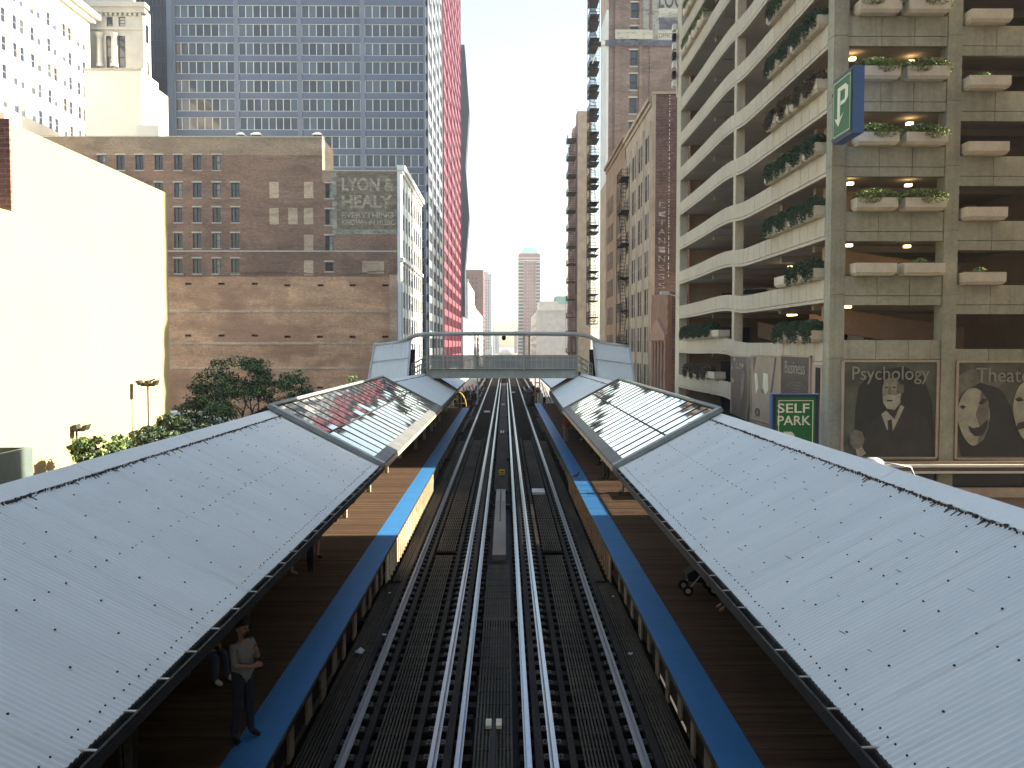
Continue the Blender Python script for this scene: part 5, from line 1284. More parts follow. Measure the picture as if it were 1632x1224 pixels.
for y in (DBR, DBR+W_-.05):
    g = MB(); g.box(xl+.05, xr_-.05, y, y+.015, zb1+.12, zra-.04); g.build('balustrade_panel', MATS['perf'], e)
    g = MB(); g.box(xl, xr_, y-.03, y+.04, zra-.04, zra+.02); g.box(xl, xr_, y-.02, y+.03, zb1+.08, zb1+.12); g.box(xl, xr_, y-.02, y+.03, zra-.3, zra-.27)
    for i in range(28): x = xl+.3+i*(xr_-xl-.6)/27; g.box(x-.012, x+.012, y-.025, y-.005, zb1+.1, zra-.04)
    g.build('handrail', steel_l, e)
for px in (681, 690.5, 707, 757.3, 762, 835, 843.5, 910, 920.5):
    for y in ((DBR-.1,) if px not in (690.5, 762, 843.5, 910) else (DBR+W_,)):
        x = atD(px, 560, DBR)[0]*( 1 if y < DBR+1 else (y/DBR)); g = MB(); g.box(x-.05, x+.05, y-.05, y+.05, zb0, atD(px, 533, DBR)[1]); g.build('post', steel_g, e)
rp = [(597, 547), (612, 547), (626, 546), (636, 543.5), (647, 539), (656, 534.5), (665, 531.5), (680, 530), (740, 529.3), (805, 529), (870, 529.3), (915, 530), (930, 531.5), (940, 534.5), (948, 539), (957, 543), (967, 546.5), (980, 549), (1003, 550)]
rp = [atD(x, y, DBR) for x, y in rp]
g = MB()
for (x0, z0), (x1, z1) in zip(rp, rp[1:]):
    for y0, y1, t0, t1 in ((DBR-.35, DBR-.12, -.26, .02), (DBR-.12, DBR+W_+.3, -.08, 0)):
        g.hexa([(x0, y0, z0+t0), (x1, y0, z1+t0), (x1, y1, z1+t0), (x0, y1, z0+t0), (x0, y0, z0+t1), (x1, y0, z1+t1), (x1, y1, z1+t1), (x0, y1, z0+t1)])
g.build('roof', steel_l, e)
g = MB(); y = DBR-.3; g.tube([(x, y-.06, z-.1) for x, z in rp], .12, 8); g.build('roof_edge_pipe', steel_l, e)
# stair hoods
for s, top, bot in ((-1, ((597, 548), (655, 541)), ((587, 608), (650, 602))), (1, ((945, 543), (1003, 550)), ((951, 604), (1012, 612)))):
    a = atD(*top[0], DBR-.3); b = atD(*top[1], DBR-.3); Dd = DBR-2.6; c = atD(*bot[0], Dd); d = atD(*bot[1], Dd)
    g = MB(); n = 150
    for i in range(n+1):
        f = i/n; h = .03*math.cos(f*n*2*math.pi/6)
        for (p0, y0), (p1, y1) in (((a, DBR-.3), (b, DBR-.3)), ((c, Dd), (d, Dd))):
            yy = y0+(y1-y0)*f; g.v.append((p0[0]+(p1[0]-p0[0])*f, yy-h, p0[1]+(p1[1]-p0[1])*f+h*.3))
    for i in range(n): g.f.append((2*i, 2*i+1, 2*i+3, 2*i+2)); g.m.append(0); g.sm.append(True)
    g.build('stair_hood_sheet', corr, e)
    g = MB()
    for f in (.5,): g.bar((a[0]+(c[0]-a[0])*f, DBR-.3+(Dd-DBR+.3)*f-.05, a[1]+(c[1]-a[1])*f+.02), (b[0]+(d[0]-b[0])*f, DBR-.3+(Dd-DBR+.3)*f-.05, b[1]+(d[1]-b[1])*f+.02), .04)
    g.bar((a[0], DBR-.34, a[1]), (c[0], Dd-.04, c[1]), .1); g.bar((b[0], DBR-.34, b[1]), (d[0], Dd-.04, d[1]), .1); g.build('hood_trim', steel_l, e)
    g = MB(); x0, x1 = sorted((a[0], b[0])); g.box(x0+.05, x1-.05, DBR+W_, DBR+W_+.05, 1, 6.3); g.build('hood_back', steel_d, e)
    # inner flight of steps with sloping rails
    xe_ = xl if s < 0 else xr_; xo_ = (b if s < 0 else a)[0]
    for y in (DBR+.05, DBR+1.3):
        g = MB()
        for dz in (0, -.35, -.7): g.bar((xe_, y, zra+dz), (xo_, y, zra+dz-.55), .06)
        for f in (.33, .66, 1): x = xe_+(xo_-xe_)*f; g.box(x-.03, x+.03, y-.03, y+.03, zra-1.5-.5*f, zra-.55*f)
        g.build('stair_rail', steel_g, e)
    g = MB()
    for i in range(6):
        f = i/6; x = xe_+(xo_-xe_)*f; x2 = xe_+(xo_-xe_)*(f+1/6); g.box(x, x2, DBR, DBR+1.6, zb1-.35-f*.9, zb1-.1-f*.9)
    g.build('steps', steel_d, e)
g = MB(); x, z = atD(803, 538, DBR+.3); g.lathe((x, DBR+.3, z), [(.01, -.2), (.12, -.14), (.15, 0), (.12, .1), (.03, .14), (.02, .35)], 12); tag(g.build('dome_camera', iron), 'small dark dome camera hanging from the footbridge roof', 'camera')
# signal pole, yellow gate, ladder, junction gear past the platform ends
g = MB(); x = atD(761, 600, 100)[0]; g.box(x-.08, x+.08, 99.9, 100.1, -.3, 4.2); g.box(x-.3, x+.3, 99.8, 100.2, 3.2, 4.0, 1); tag(g.build('signal_mast', [steel_g, iron]), 'slim grey signal mast standing beyond the left platform end', 'signal')
x0 = atD(717, 650, 78.3)[0]; x1 = atD(743, 650, 78.3)[0]; z0 = .9
e = empty('platform_gate', ((x0+x1)/2, 78.3, z0), 'yellow tubular gate with rounded top at the end of the left platform', 'gate')
g = MB(); w = x1-x0; c_ = x0+w*.5
g.tube([(x0+w*.05, 78.3, z0), (x0+w*.05, 78.3, z0+.75), (c_, 78.3, z0+.8)], .04, 8); g.tube([(x0+.05*w, 78.3, z0+.4), (x1, 78.3, z0+.4)], .03, 8); g.tube([(c_, 78.3, z0), (c_, 78.3, z0+1.4)], .04, 8)
g.tube([(c_+(w*.5)*math.sin(t), 78.3, z0+1.4*math.cos(t)) for t in [i*math.pi/20 for i in range(11)]], .045, 8); g.tube([(c_+w*.2, 78.3, z0), (c_+w*.2, 78.3, z0+1.25)], .035, 8); g.build('frame', yellow, e)
xa_ = atD(853, 640, 84.2)[0]; xb_ = atD(860, 640, 84.2)[0]; e = empty('orange_ladder', (xa_, 84.2, 0), 'orange ladder railing at the far end of the right platform', 'ladder')
g = MB(); 
for x in (xa_, xb_): g.box(x-.05, x+.05, 84.2, 84.3, .9, 3.6)
g.build('stile', orange, e); g = MB()
for i in range(5): g.box(xa_+.05, xb_-.05, 84.2, 84.26, 1.3+i*.52, 1.4+i*.52)
g.build('rung', orange, e)
rnd = random.Random(5)
for j, (lb, x0, y0) in enumerate((('cluster of dark relay boxes left of the far tracks', -4.6, 96), ('dark relay boxes right of the far tracks', 3.4, 94))):
    e = empty('relay_cabinets', (x0, y0, -.1), lb, 'relay cabinets', 'relay cabinets by the far tracks')
    for i in range(16):
        x = x0+rnd.uniform(-.9, .9); y = y0+rnd.uniform(-6, 10); h = rnd.uniform(.4, 1.6); g = MB(); g.box(x-.3, x+.3, y-.4, y+.4, -.1, h); g.build('cabinet', (steel_d, iron, steel_l)[rnd.randrange(3)], e)
        g = MB(); g.tube([(x, y, h), (x+.5, y, h+.6), (x+1, y+1, .1)], .03, 6); g.build('cable', iron, e)
# litter on the walkways
for lb, px, py, s in (('crumpled white paper on the walkway below the blue left edge', 512, 1104, .16), ('flattened pale carton on the left walkway', 573, 1040, .14), ('small crumpled cup beside the left outer rail', 612, 1013, .08), ('scrap of white plastic against a left bracket', 491, 1126, .1), ('tiny white scrap on the left walkway near the boarding', 621, 946, .06), ('white scrap on the right walkway below the stroller', 977, 951, .05), ('bluish scrap on the right guard timber', 1005, 1043, .07)):
    x, y = atZ(px, py, -.05); g = MB(); r3 = random.Random(px)
    pts = [(x+s*math.cos(t)*r3.uniform(.5, 1), y+s*1.2*math.sin(t)*r3.uniform(.5, 1), -.05+r3.uniform(0, s*.5)) for t in [i*math.pi/4 for i in range(8)]]
    top = (x, y, -.05+s*.6)
    for i in range(8): g.face([pts[i], pts[(i+1) % 8], top])
    tag(g.build('litter', surf('litter_paper', (.5, .5, .48), (.35, .35, .33), 6, .8)), lb, 'litter', 'litter on the track walkways')
# pigeon on the blue strip
x, y = atZ(918, 763, .91); e = empty('pigeon', (x, y, .905), 'dark pigeon standing on the right blue strip', 'bird')
sk = MB(); sk.tube([(x-.16, y, 1.0), (x-.08, y, 1.03), (x, y, 1.06), (x+.07, y, 1.1), (x+.1, y, 1.16), (x+.12, y, 1.2), (x+.15, y, 1.2)], .03, 8, 0)
for (i, r_) in enumerate((.012, .05, .07, .055, .035, .032, .012)):
    for k in range(8):
        v = Vector(sk.v[i*8+k]); c = Vector([(x-.16, y, 1.0), (x-.08, y, 1.03), (x, y, 1.06), (x+.07, y, 1.1), (x+.1, y, 1.16), (x+.12, y, 1.2), (x+.15, y, 1.2)][i]); sk.v[i*8+k] = tuple(c+(v-c)*(r_/.03))
sk.tube([(x-.01, y-.02, 1.02), (x+.01, y-.02, .93), (x+.05, y-.02, .912)], .007, 5); sk.tube([(x-.01, y+.02, 1.02), (x+.01, y+.02, .93), (x+.05, y+.02, .912)], .007, 5)
sk.build('body', surf('pigeon_grey', (.06, .065, .08)), e)
# ================================================================== LEFT SIDE: street trees, lamps, stair house
def tree(x, y, ztop, rad, label, seed, crown_h=None, n=5200, lm=None):
    rnd = random.Random(seed); e = empty('street_tree', (x, y, GZ), label, 'tree', 'street trees along the left pavement')
    H = ztop-GZ; crown_h = crown_h or rad*1.5; zc_ = ztop-crown_h
    g = MB(); tips = []
    p0 = Vector((x, y, GZ)); p1 = Vector((x+rnd.uniform(-.3, .3), y, zc_-crown_h*.35)); g.tube([p0, (p0+p1)/2+Vector((.1, .05, 0)), p1], .2, 8, r2=.14)
    def limb(a, d, L, r_, lvl):
        b = a+d*L; m_ = (a+b)/2+Vector((rnd.uniform(-.1, .1), rnd.uniform(-.1, .1), .08))*L; g.tube([a, m_, b], r_, 5, r2=r_*.55, cap=False)
        if lvl == 0: tips.append(b); return
        if lvl == 1: tips.append(m_)
        for _ in range(3 if lvl > 1 else 4):
            nd = (d+Vector((rnd.gauss(0, .55), rnd.gauss(0, .55), rnd.gauss(.1, .35)))).normalized(); limb(b, nd, L*rnd.uniform(.5, .75), r_*.55, lvl-1)
    for k in range(6):
        t = k*math.pi/3+rnd.uniform(-.3, .3); limb(p1, Vector((math.cos(t)*.7, math.sin(t)*.7, rnd.uniform(.5, 1.1))).normalized(), rad*.55, .09, 2)
    # fit tips in the crown envelope
    zmax = max(t.z for t in tips); g.build('trunk', bark, e)
    c = MB(); zs_ = (ztop-.3)/max(zmax, .1)
    per = n//len(tips)
    for t in tips:
        v = t-p1; rmx = max(math.hypot(q2.x-p1.x, q2.y-p1.y) for q2 in tips); v = Vector((v.x*rad/rmx, v.y*rad/rmx, v.z*(ztop-.25-p1.z)/max(.1, zmax-p1.z))); q_ = p1+v
        if rnd.random() < .22: continue
        s_ = min(.62, rad*rnd.uniform(.12, .26)); leaves(c, q_.x, q_.y, q_.z, s_*1.2, s_*1.2, s_*.55, per, .085, 3, rnd)
    c.build('crown', lm or [leaf_a, leaf_d, leaf_b], e); return e
def treeat(px, py_top, D, rad, label, seed, **k):
    x, z = atD(px, py_top, D); return tree(x, D, z, rad, label, seed, **k)
treeat(388, 568, 52, 3.2, 'tallest street tree, in front of the orange lower brick wall', 1, n=10000, crown_h=3.6)
treeat(322, 622, 45, 2.1, 'dark street tree between the tallest tree and the edge of the cream wall', 2, n=9000)
treeat(300, 655, 39, 1.9, 'low dark tree at the corner edge of the sunlit cream building', 3, n=7000, lm=[leaf_d, leaf_d, leaf_a])  # this and the next two crowns: darker leaf mix puts shade into the colour
treeat(252, 672, 35, 1.9, 'rounded low tree under the taller floodlight pole', 4, n=9000, lm=[leaf_d, leaf_d, leaf_a])
treeat(196, 693, 31, 1.6, 'low leafy tree midway along the foot of the cream wall', 5, n=7500, lm=[leaf_d, leaf_d, leaf_a])
treeat(148, 688, 29, 1.0, 'sparse low tree with a bare branch by the shorter floodlight pole', 6, n=3000)
treeat(452, 585, 56, 2.2, 'thin-crowned tree to the right of the tallest tree', 7, n=6000)
treeat(577, 596, 84, 2.2, 'small dark tree beside the left stair hood of the footbridge', 8, n=2500)
for i, (px, py, D, r_) in enumerate(((792, 549, 620, 8), (820, 552, 560, 6), (776, 551, 500, 5), (838, 553, 480, 5))):
    x, z = atD(px, py, D); treeD = tree(x, D, z, r_, ('hazy distant street tree left of the vanishing point', 'hazy distant street tree right of the vanishing point', 'distant street tree behind the left bridge posts', 'distant street tree behind the right bridge posts')[i], 40+i, n=900)
    
def flood(px, pt, D, heads, label):
    x, z = atD(px, pt, D); e = empty('floodlight_pole', (x, D, GZ), label, 'floodlight', 'floodlight poles in front of the cream wall')
    g = MB(); g.tube([(x, D, GZ), (x, D, z-.1)], .06, 8, r2=.035); g.box(x-.28, x+.28, D-.03, D+.03, z-.13, z-.08); g.build('pole', steel_d, e)
    for dx, tilt in heads:
        g = MB(); w = .1; a = .12*tilt
        g.hexa([(x+dx-w, D-.15, z-.08), (x+dx+w, D-.15, z-.08), (x+dx+w, D+.15, z-.08), (x+dx-w, D+.15, z-.08), (x+dx-w+a, D-.17, z+.1), (x+dx+w*.6+a, D-.17, z+.14), (x+dx+w*.6+a, D+.17, z+.14), (x+dx-w+a, D+.17, z+.1)]); g.build('lamp_head', steel_d, e)
flood(235.5, 611, 36, ((-.25, -1), (.02, 0), (.27, 1)), 'taller floodlight pole against the cream wall near its right edge')
flood(122, 682, 31, ((-.28, -1), (0, 0), (.28, 1)), 'shorter floodlight pole with three heads against the cream wall')
g = MB(); x, z = atD(241, 608, 36); g.tube([(x-.12, 36, z), (x, 36, z+.03), (x+.1, 36, z+.08), (x+.16, 36, z+.08)], .035, 6); tag(g.build('perched_bird', iron), 'small dark bird perched on the taller floodlight pole', 'bird')
# stair house roof left edge
e = empty('stair_house', (-14, 27, GZ), 'green-grey metal stair house with low parapet and brown roof, bottom left against the cream wall', 'stair house')
GG = surf('green_grey_metal', (.16, .20, .18), (.12, .15, .14), .8, .6, .1, streak=.2)
g = MB(); g.box(-15.4, -11.2, 22, 31.5, GZ, 2.0); g.build('wall', GG, e)
g = MB(); g.box(-15.5, -11.0, 21.8, 31.7, 2.0, 2.16); g.build('roof_deck', surf('brown_roofing', (.27, .17, .13), (.2, .13, .1), .6, .9), e)
g = MB(); g.box(-15.5, -14.15, 25.6, 25.75, 2.35, 3.55); g.box(-14.3, -14.15, 22, 25.6, 2.35, 3.55); g.box(-15.5, -14.3, 22.0, 25.5, 2.3, 2.45)
for y in (22.5, 24, 25.4): g.box(-14.28, -14.18, y, y+.1, 2.16, 2.35)
g.build('parapet', GG, e)
g = MB(); g.box(-12.9, -11.0, 28.0, 28.2, 2.16, 2.6); g.bar((-13.9, 22, 2.45), (-12.9, 28.1, 2.45), .16, .5); g.tube([(-13.8, 22, 2.8), (-12.85, 28, 2.8), (-11, 28.1, 2.8)], .04, 8); g.build('edge_beam', GG, e)
# plain off-white block near base of brick wall
g = MB(); g.box(-60, -38, 118, 121, GZ, -2.6); tag(g.build('lot_block', offwhite), 'pale low block at the back of the parking lot, foot of the brick wall', 'hoarding')
# ================================================================== BUILDINGS BEHIND THE CAMERA (they shade the station and show in the glass)
for nm, lb, X0, X1, a, b, h, m, fc in (('corner_office', 'tall masonry office behind the viewer on the right', XR+1.3, 60, -60, 26.3, 62, terra, 'E'), ('corner_store', 'tall masonry store behind the viewer on the left', -60, XL-6, -90, 2, 60, limestone, 'W')):
    e = shell(nm, lb, 'building', X0, X1, a, b, h); F = Face(fc, X0 if fc == 'E' else X1); ops = grid(spans(a+2, int((b-a-3)/4.2), 4.2, 2.4), [(z, z+2.6) for z in [-1+4*i for i in range(15)]])
    g = MB(); wall_cells(F, g, a, b, GZ, h, ops, .5)
    if fc == 'E': g.box(X0+.5, X1, b-.5, b, GZ, h)
    else: g.box(X0, X1-.5, b-.5, b, GZ, h)
    g.build('wall', m, e); add_windows(e, F, ops, 2, 1, limit=100, split=False)
# ================================================================== PEOPLE
MATP = {}
BASE = dict(pelvis=(0, 0, .95), spine=(0, 0, 1.12), chest=(0, 0, 1.30), neck=(0, .01, 1.47), jaw=(0, -.015, 1.545), head=(0, -.015, 1.63), crown=(0, 0, 1.70),
            ls=(-.18, 0, 1.41), le=(-.235, .02, 1.14), lw=(-.245, -.04, .90), lp=(-.245, -.06, .83), rs=(.18, 0, 1.41), re=(.235, .02, 1.14), rw=(.245, -.04, .90), rp=(.245, -.06, .83),
            lh=(-.095, 0, .90), lk=(-.105, -.02, .50), la=(-.105, .03, .09), lt=(-.115, -.13, .035), rh=(.095, 0, .90), rk=(.105, -.02, .50), ra=(.105, .03, .09), rt=(.115, -.13, .035))
RAD = dict(pelvis=.155, spine=.14, chest=.165, neck=.055, jaw=.07, head=.095, crown=.07, ls=.062, le=.045, lw=.03, lp=.033, rs=.062, re=.045, rw=.03, rp=.033, lh=.10, lk=.072, la=.052, lt=.036, rh=.10, rk=.072, ra=.052, rt=.036)
EDG = [('pelvis', 'spine'), ('spine', 'chest'), ('chest', 'neck'), ('neck', 'jaw'), ('jaw', 'head'), ('head', 'crown')]
for s_ in 'lr': EDG += [('chest', s_+'s'), (s_+'s', s_+'e'), (s_+'e', s_+'w'), (s_+'w', s_+'p'), ('pelvis', s_+'h'), (s_+'h', s_+'k'), (s_+'k', s_+'a'), (s_+'a', s_+'t')]
def person(x, y, z, rz, label, top, legs, shoes, pose=None, sleeve=True, hair=True, bare=False, scale=1.0, longhair=False, item=None):
    J = dict(BASE); J.update(pose or {}); names = list(J); vs = [Vector(J[k]) for k in names]; rad = [RAD[k] for k in names]; ed = [(names.index(a), names.index(b)) for a, b in EDG]
    for s_, sg in (('l', -1), ('r', 1)):
        w = Vector(J[s_+'w']); p = Vector(J[s_+'p']); d = (p-w).normalized(); side = d.cross(Vector((0, 1, 0)) if abs(d.y) < .8 else Vector((1, 0, 0))).normalized(); curl = d.cross(side)
        for k, (off, L) in enumerate(((-.027, .062), (-.009, .075), (.009, .07), (.027, .052))):
            i0 = names.index(s_+'p'); n0 = len(vs); vs.append(p+d*.03+side*off); vs.append(p+d*(.03+L*.5)+side*off*1.1+curl*.012); vs.append(p+d*(.03+L*.85)+side*off*1.1+curl*.034); rad += [.0095, .009, .0075]; ed += [(i0, n0), (n0, n0+1), (n0+1, n0+2)]
        n0 = len(vs); vs.append(p+side*.035+d*.0); vs.append(p+side*.055+d*.035+curl*.01); rad += [.011, .009]; ed += [(names.index(s_+'p'), n0), (n0, n0+1)]
    me = bpy.data.meshes.new('body'); me.from_pydata([tuple(v) for v in vs], ed, []); ob = bpy.data.objects.new('tmp', me); COL.objects.link(ob)
    md = ob.modifiers.new('s', 'SKIN'); md.use_smooth_shade = True
    for i, sv in enumerate(me.skin_vertices[0].data): sv.radius = (rad[i], rad[i]); sv.use_root = (i == 0)
    md2 = ob.modifiers.new('d', 'SUBSURF'); md2.levels = 2; md2.render_levels = 2
    bpy.context.view_layer.update(); bm_ = bpy.data.meshes.new_from_object(ob.evaluated_get(bpy.context.evaluated_depsgraph_get())); bpy.data.objects.remove(ob)
    bm_.materials.clear()
    for m in (skin_m, top, legs, shoes): bm_.materials.append(m)
    segs = []
    def part(a, b):
        k = {a, b}
        if k & {'la', 'ra'} and k & {'lt', 'rt'}: return 3
        if k <= {'pelvis', 'lh', 'rh'} or k & {'lk', 'rk'} : return 2
        if k <= {'spine', 'chest', 'pelvis', 'ls', 'rs'}: return 1
        if k & {'ls', 'rs'}: return 1
        return 0
    for i, j in ed: segs.append((vs[i], vs[j], part(names[i], names[j]) if i < len(names) and j < len(names) else 0, (rad[i]+rad[j])/2))
    for p in bm_.polygons:
        c = p.center; best = 9; mi = 0
        for a, b, k, r_ in segs:
            ab = b-a; t = max(0, min(1, (c-a).dot(ab)/ab.length_squared)); d = (c-(a+ab*t)).length-r_
            if d < best: best = d; mi = k; tt = t
        if bare and mi == 2 and (c.z < min(J['lk'][2], J['rk'][2])+.02): mi = 0
        p.material_index = mi; p.use_smooth = True
    e = empty('person', (x, y, z), label, 'person', None, rz); e.scale = (scale,)*3
    b = link('body', bm_, e)
    H = Vector(J['head'])
    if hair:
        g = MB()
        for i in range(9):
            t = i/8*math.pi*.62
            pass
        prof = [(.001, .112), (.05, .105), (.085, .07), (.104, .02), (.107, -.03 if not longhair else -.16), (.09, -.07 if not longhair else -.22)]
        base = len(g.v); n = 14
        for r_, zz in prof:
            for k in range(n):
                a = 2*math.pi*k/n; fy = math.sin(a); zc_ = zz
                if fy < -.2: zc_ = max(zz, .035)
                g.v.append((H.x+r_*math.cos(a)*.95, H.y+.018+r_*fy*1.05, H.z+.02+zc_))
        for i in range(len(prof)-1):
            for k in range(n): a = base+i*n; g.f.append((a+k, a+(k+1) % n, a+n+(k+1) % n, a+n+k)); g.m.append(0); g.sm.append(True)
        link('hair', g.mesh('hair', haircol), e)
    g = MB(); g.hexa([(H.x-.014, H.y-.085, H.z-.03), (H.x+.014, H.y-.085, H.z-.03), (H.x+.01, H.y-.07, H.z+.02), (H.x-.01, H.y-.07, H.z+.02), (H.x-.006, H.y-.118, H.z-.028), (H.x+.006, H.y-.118, H.z-.028), (H.x+.004, H.y-.09, H.z+.015), (H.x-.004, H.y-.09, H.z+.015)]); link('nose', g.mesh('nose', skin_m), e)
    for sx in (-.032, .032):
        g = MB(); g.lathe((H.x+sx, H.y-.083, H.z+.012), [(.001, -.008), (.009, -.004), (.009, .004), (.001, .008)], 8); link('eye', g.mesh('eye', haircol), e)
    for sx in (-.095, .095): g = MB(); g.box(H.x+sx-.008, H.x+sx+.008, H.y-.01, H.y+.03, H.z-.03, H.z+.03); link('ear', g.mesh('ear', skin_m), e)
    g = MB(); g.box(H.x-.022, H.x+.022, H.y-.093, H.y-.085, H.z-.058, H.z-.05); link('mouth', g.mesh('mouth', surf('lips', (.25, .09, .08))), e)
    if item: item(e, J)
    return e
def P(px, py): return atZ(px, py, .9)
SIT = dict(pelvis=(0, 0, .52), spine=(0, 0, .70), chest=(0, -.02, .90), neck=(0, -.03, 1.06), jaw=(0, -.06, 1.13), head=(0, -.07, 1.21), crown=(0, -.06, 1.28), ls=(-.18, -.02, 1.0), le=(-.23, -.08, .74), lw=(-.15, -.30, .62), lp=(-.12, -.36, .60), rs=(.18, -.02, 1.0), re=(.23, -.08, .74), rw=(.15, -.30, .62), rp=(.12, -.36, .60),
           lh=(-.1, -.03, .50), lk=(-.12, -.45, .50), la=(-.12, -.42, .09), lt=(-.13, -.58, .035), rh=(.1, -.03, .50), rk=(.12, -.45, .50), ra=(.12, -.50, .09), rt=(.13, -.66, .035))
grey, navy, black, white, green, redc, tanc, denim = cloth('grey', (.30, .31, .33)), cloth('navy', (.03, .035, .06)), cloth('black', (.02, .02, .022)), cloth('white', (.6, .6, .6)), cloth('green', (.02, .28, .10)), cloth('red', (.30, .05, .06)), cloth('tan', (.28, .24, .18)), cloth('denim', (.05, .07, .13))
x, y = P(388, 1178)
THINK = dict(re=(.20, -.10, 1.16), rw=(.06, -.22, 1.30), rp=(.03, -.23, 1.36), le=(-.22, -.08, 1.15), lw=(-.05, -.24, 1.12), lp=(.02, -.25, 1.12), lk=(-.12, -.03, .5), la=(-.15, .05, .09), lt=(-.18, -.11, .035), ra=(.13, -.02, .09), rt=(.16, -.18, .035))
def beard(e, J):
    H = Vector(J['jaw']); g = MB(); leaves(g, H.x, H.y-.055, H.z-.005, .06, .04, .05, 160, .02); link('beard', g.mesh('beard', haircol), e)
person(x, y, .905, R(62), 'person in grey t-shirt and dark trousers standing on the left blue strip', grey, navy, iron, THINK, item=beard)
x, y = P(292, 1104)
person(x+.05, y+.5, .9, R(75), 'seated person under the left canopy, only white shoes showing', tanc, denim, white, SIT)
x, y = P(476, 915); person(x-.3, y, .9, R(90), 'bare-legged person in shorts half hidden under the left canopy, walking', white, navy, tanc, dict(la=(-.1, -.15, .09), lt=(-.1, -.30, .035), lk=(-.1, -.1, .5), ra=(.1, .2, .12), rt=(.1, .06, .04)), bare=True)
x, y = P(507, 893); person(x-.15, y, .9, R(60), 'person in dark shorts standing with feet apart under the left canopy eave', redc, black, black, dict(la=(-.2, .0, .09), lt=(-.24, -.16, .035), ra=(.2, .02, .09), rt=(.25, -.13, .035), lk=(-.15, -.02, .5), rk=(.15, -.02, .5)), bare=True)
x, y = P(903, 705); person(x, y, .9, R(190), 'person in red shirt and tan trousers walking away under the right glazed canopy', redc, tanc, black, dict(la=(-.1, -.2, .09), lt=(-.1, -.36, .035), lk=(-.1, -.16, .5)))
x, y = P(921, 692); person(x, y, .9, R(150), 'person in pink top standing at the edge of the right glazed roof', cloth('pink', (.5, .12, .25)), navy, white)
x, y = P(932, 702); person(x+.35, y+.2, .9, R(-80), 'person seated under the right glazed canopy with dark trousers and white shoes, farthest bench', navy, navy, white, SIT)
x, y = P(944, 722); person(x+.45, y+.2, .9, R(-80), 'person in bright green sweater seated leaning forward on the right platform', green, black, black, dict(SIT, chest=(0, -.12, .86), neck=(0, -.24, 1.0), jaw=(0, -.31, 1.04), head=(0, -.35, 1.1), crown=(0, -.36, 1.17), ls=(-.17, -.12, .96), rs=(.17, -.12, .96), lw=(-.12, -.5, .62), rw=(.12, -.5, .62), lp=(-.1, -.56, .6), rp=(.1, -.56, .6)))
x, y = P(966, 764); person(x, y, .9, R(-60), 'person in green shirt and black trousers standing beside the dark patch of window shadow', green, black, black)
x, y = P(952, 742); person(x+.1, y, .9, R(-120), 'person in dark clothes standing just behind the green-shirted person', black, black, black)
x, y = P(991, 787); person(x+.5, y+.1, .9, R(-85), 'seated person with dark shoes in the sun patches, nearest the skylight corner', white, tanc, black, SIT)
x, y = P(1150, 972); person(x+.5, y+.1, .9, R(-75), 'seated barefoot person behind the stroller, only the feet showing', tanc, denim, skin_m, SIT)
# benches under the seated people
for i, (px, py, s) in enumerate(((292, 1104, -1), (940, 712, 1), (1000, 790, 1), (1150, 972, 1))):
    x, y = P(px, py); x += s*.75 if s > 0 else -.45
    e = empty('platform_bench', (x, y, .9), ('wooden bench under the left canopy behind the white shoes', 'wooden bench under the right glazed canopy, farthest', 'wooden bench beside the skylight corner on the right platform', 'wooden bench behind the stroller')[i], 'bench', 'platform benches')
    g = MB()
    for k in range(4): g.box(x-.2+k*.11, x-.11+k*.11, y-.9, y+.9, 1.32, 1.36)
    g.build('seat', guard_m, e); g = MB(); xb = x+s*.26; g.box(xb-.02, xb+.02, y-.9, y+.9, 1.5, 1.85); g.build('backrest', guard_m, e)
    for yy in (y-.8, y+.8): g = MB(); g.box(x-.2, x+.2, yy-.03, yy+.03, .9, 1.32); g.build('leg', iron, e)
# stroller
x, y = P(1112, 945); e = empty('stroller', (x, y, .9), 'black baby stroller standing at the edge of the right canopy', 'stroller')
for dx, dy, r_ in ((-.28, -.25, .12), (-.28, .25, .12), (.32, -.25, .15), (.32, .25, .15)):
    g = MB(); g.tube([(x+dx, y+dy-.025, .9+r_), (x+dx, y+dy+.025, .9+r_)], r_, 14); w_ = g.build('wheel', iron, e); g = MB(); g.tube([(x+dx, y+dy-.028, .9+r_), (x+dx, y+dy+.028, .9+r_)], r_*.5, 10); g.build('hub', steel_l, w_)
g = MB()
for dy in (-.25, .25): g.tube([(x-.28, y+dy, 1.02), (x+.1, y+dy, 1.5), (x+.5, y+dy, 1.9)], .015, 6); g.tube([(x+.32, y+dy, 1.05), (x, y+dy, 1.5)], .015, 6)
g.tube([(x+.5, y-.25, 1.9), (x+.5, y+.25, 1.9)], .018, 6); g.build('frame', steel_l, e)
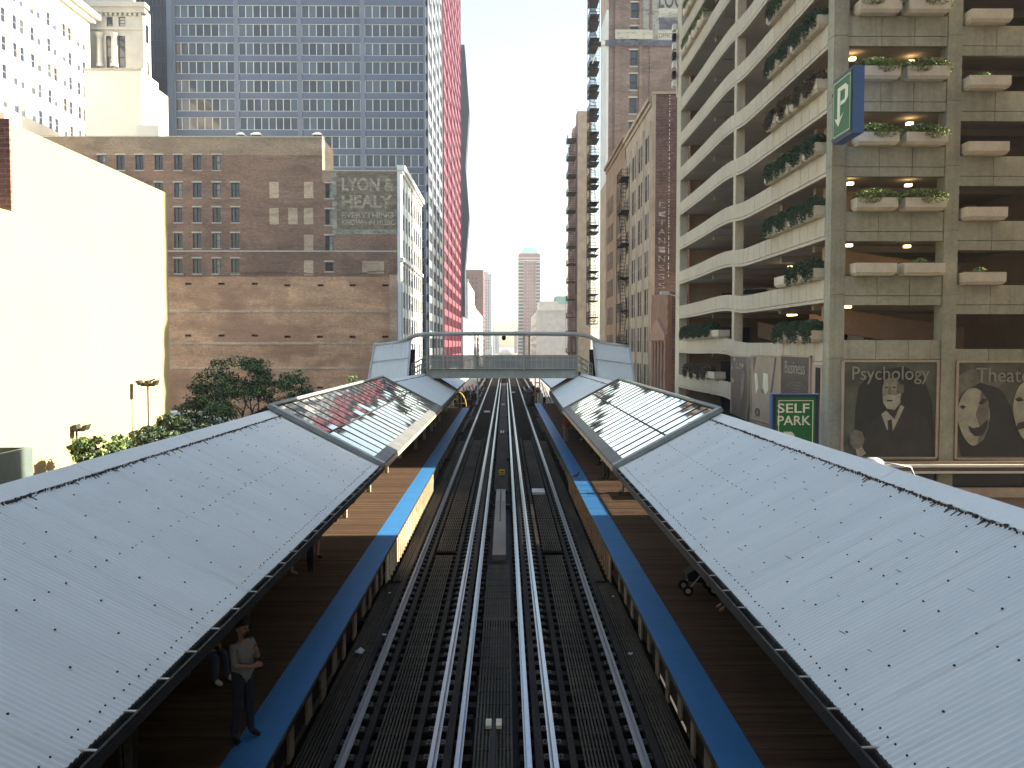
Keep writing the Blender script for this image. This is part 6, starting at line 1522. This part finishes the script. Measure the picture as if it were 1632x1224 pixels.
g = MB(); g.hexa([(x-.25, y-.2, 1.22), (x+.15, y-.2, 1.18), (x+.15, y+.2, 1.18), (x-.25, y+.2, 1.22), (x-.3, y-.2, 1.38), (x+.25, y-.2, 1.7), (x+.25, y+.2, 1.7), (x-.3, y+.2, 1.38)]); g.build('seat', black, e)
g = MB(); g.prism([(x+.3*math.cos(t)+.1, 1.62+.3*math.sin(t)) for t in [i*math.pi/10 for i in range(11)]], lambda u, z, q: (u, q, z), y-.24, y+.24); g.build('hood', navy, e, fix=True)
# backpack of the walking person
x, y = P(903, 705); g = MB(); g.hexa([(x-.15, y-.28, 1.95), (x+.15, y-.28, 1.95), (x+.15, y-.13, 1.95), (x-.15, y-.13, 1.95), (x-.12, y-.25, 2.4), (x+.12, y-.25, 2.4), (x+.12, y-.12, 2.4), (x-.12, y-.12, 2.4)]); tag(g.build('backpack', redc), 'dark red backpack on the back of the walking person', 'backpack')
print('objects', len(bpy.data.objects))
# ------------------------------------------------------------------ the footbridge the viewer stands on
e = empty('near_footbridge', (0, -2, 0), 'footbridge behind and below the viewer', 'footbridge')
g = MB(); g.box(-9, 9, -3.4, -.5, 4.7, 5.0); g.build('deck', steel_l, e)
g = MB(); g.box(-9, 9, -3.4, -.3, 8.0, 8.15); g.build('roof', steel_l, e)
for y in (-.5, -3.4): g = MB(); g.box(-9, 9, y-.03, y+.03, 5.0, 6.05); g.build('balustrade', steel_l, e)
g = MB(); g.box(-9, 9, -3.6, -3.5, 5.0, 8.0); g.build('back_wall', steel_l, e)
# ------------------------------------------------------------------ air
g = MB(); g.box(-700, 700, -120, 1900, GZ-1.5, 190)
m = bpy.data.materials.new('haze_air'); m.use_nodes = True; nt = m.node_tree; nt.nodes.clear(); o = nt.nodes.new('ShaderNodeOutputMaterial'); v = nt.nodes.new('ShaderNodeVolumePrincipled')
v.inputs['Color'].default_value = (.93, .96, 1, 1); v.inputs['Density'].default_value = .00026; v.inputs['Anisotropy'].default_value = .3
nt.links.new(v.outputs[0], o.inputs['Volume'])
tag(g.build('haze', m), kind='stuff')
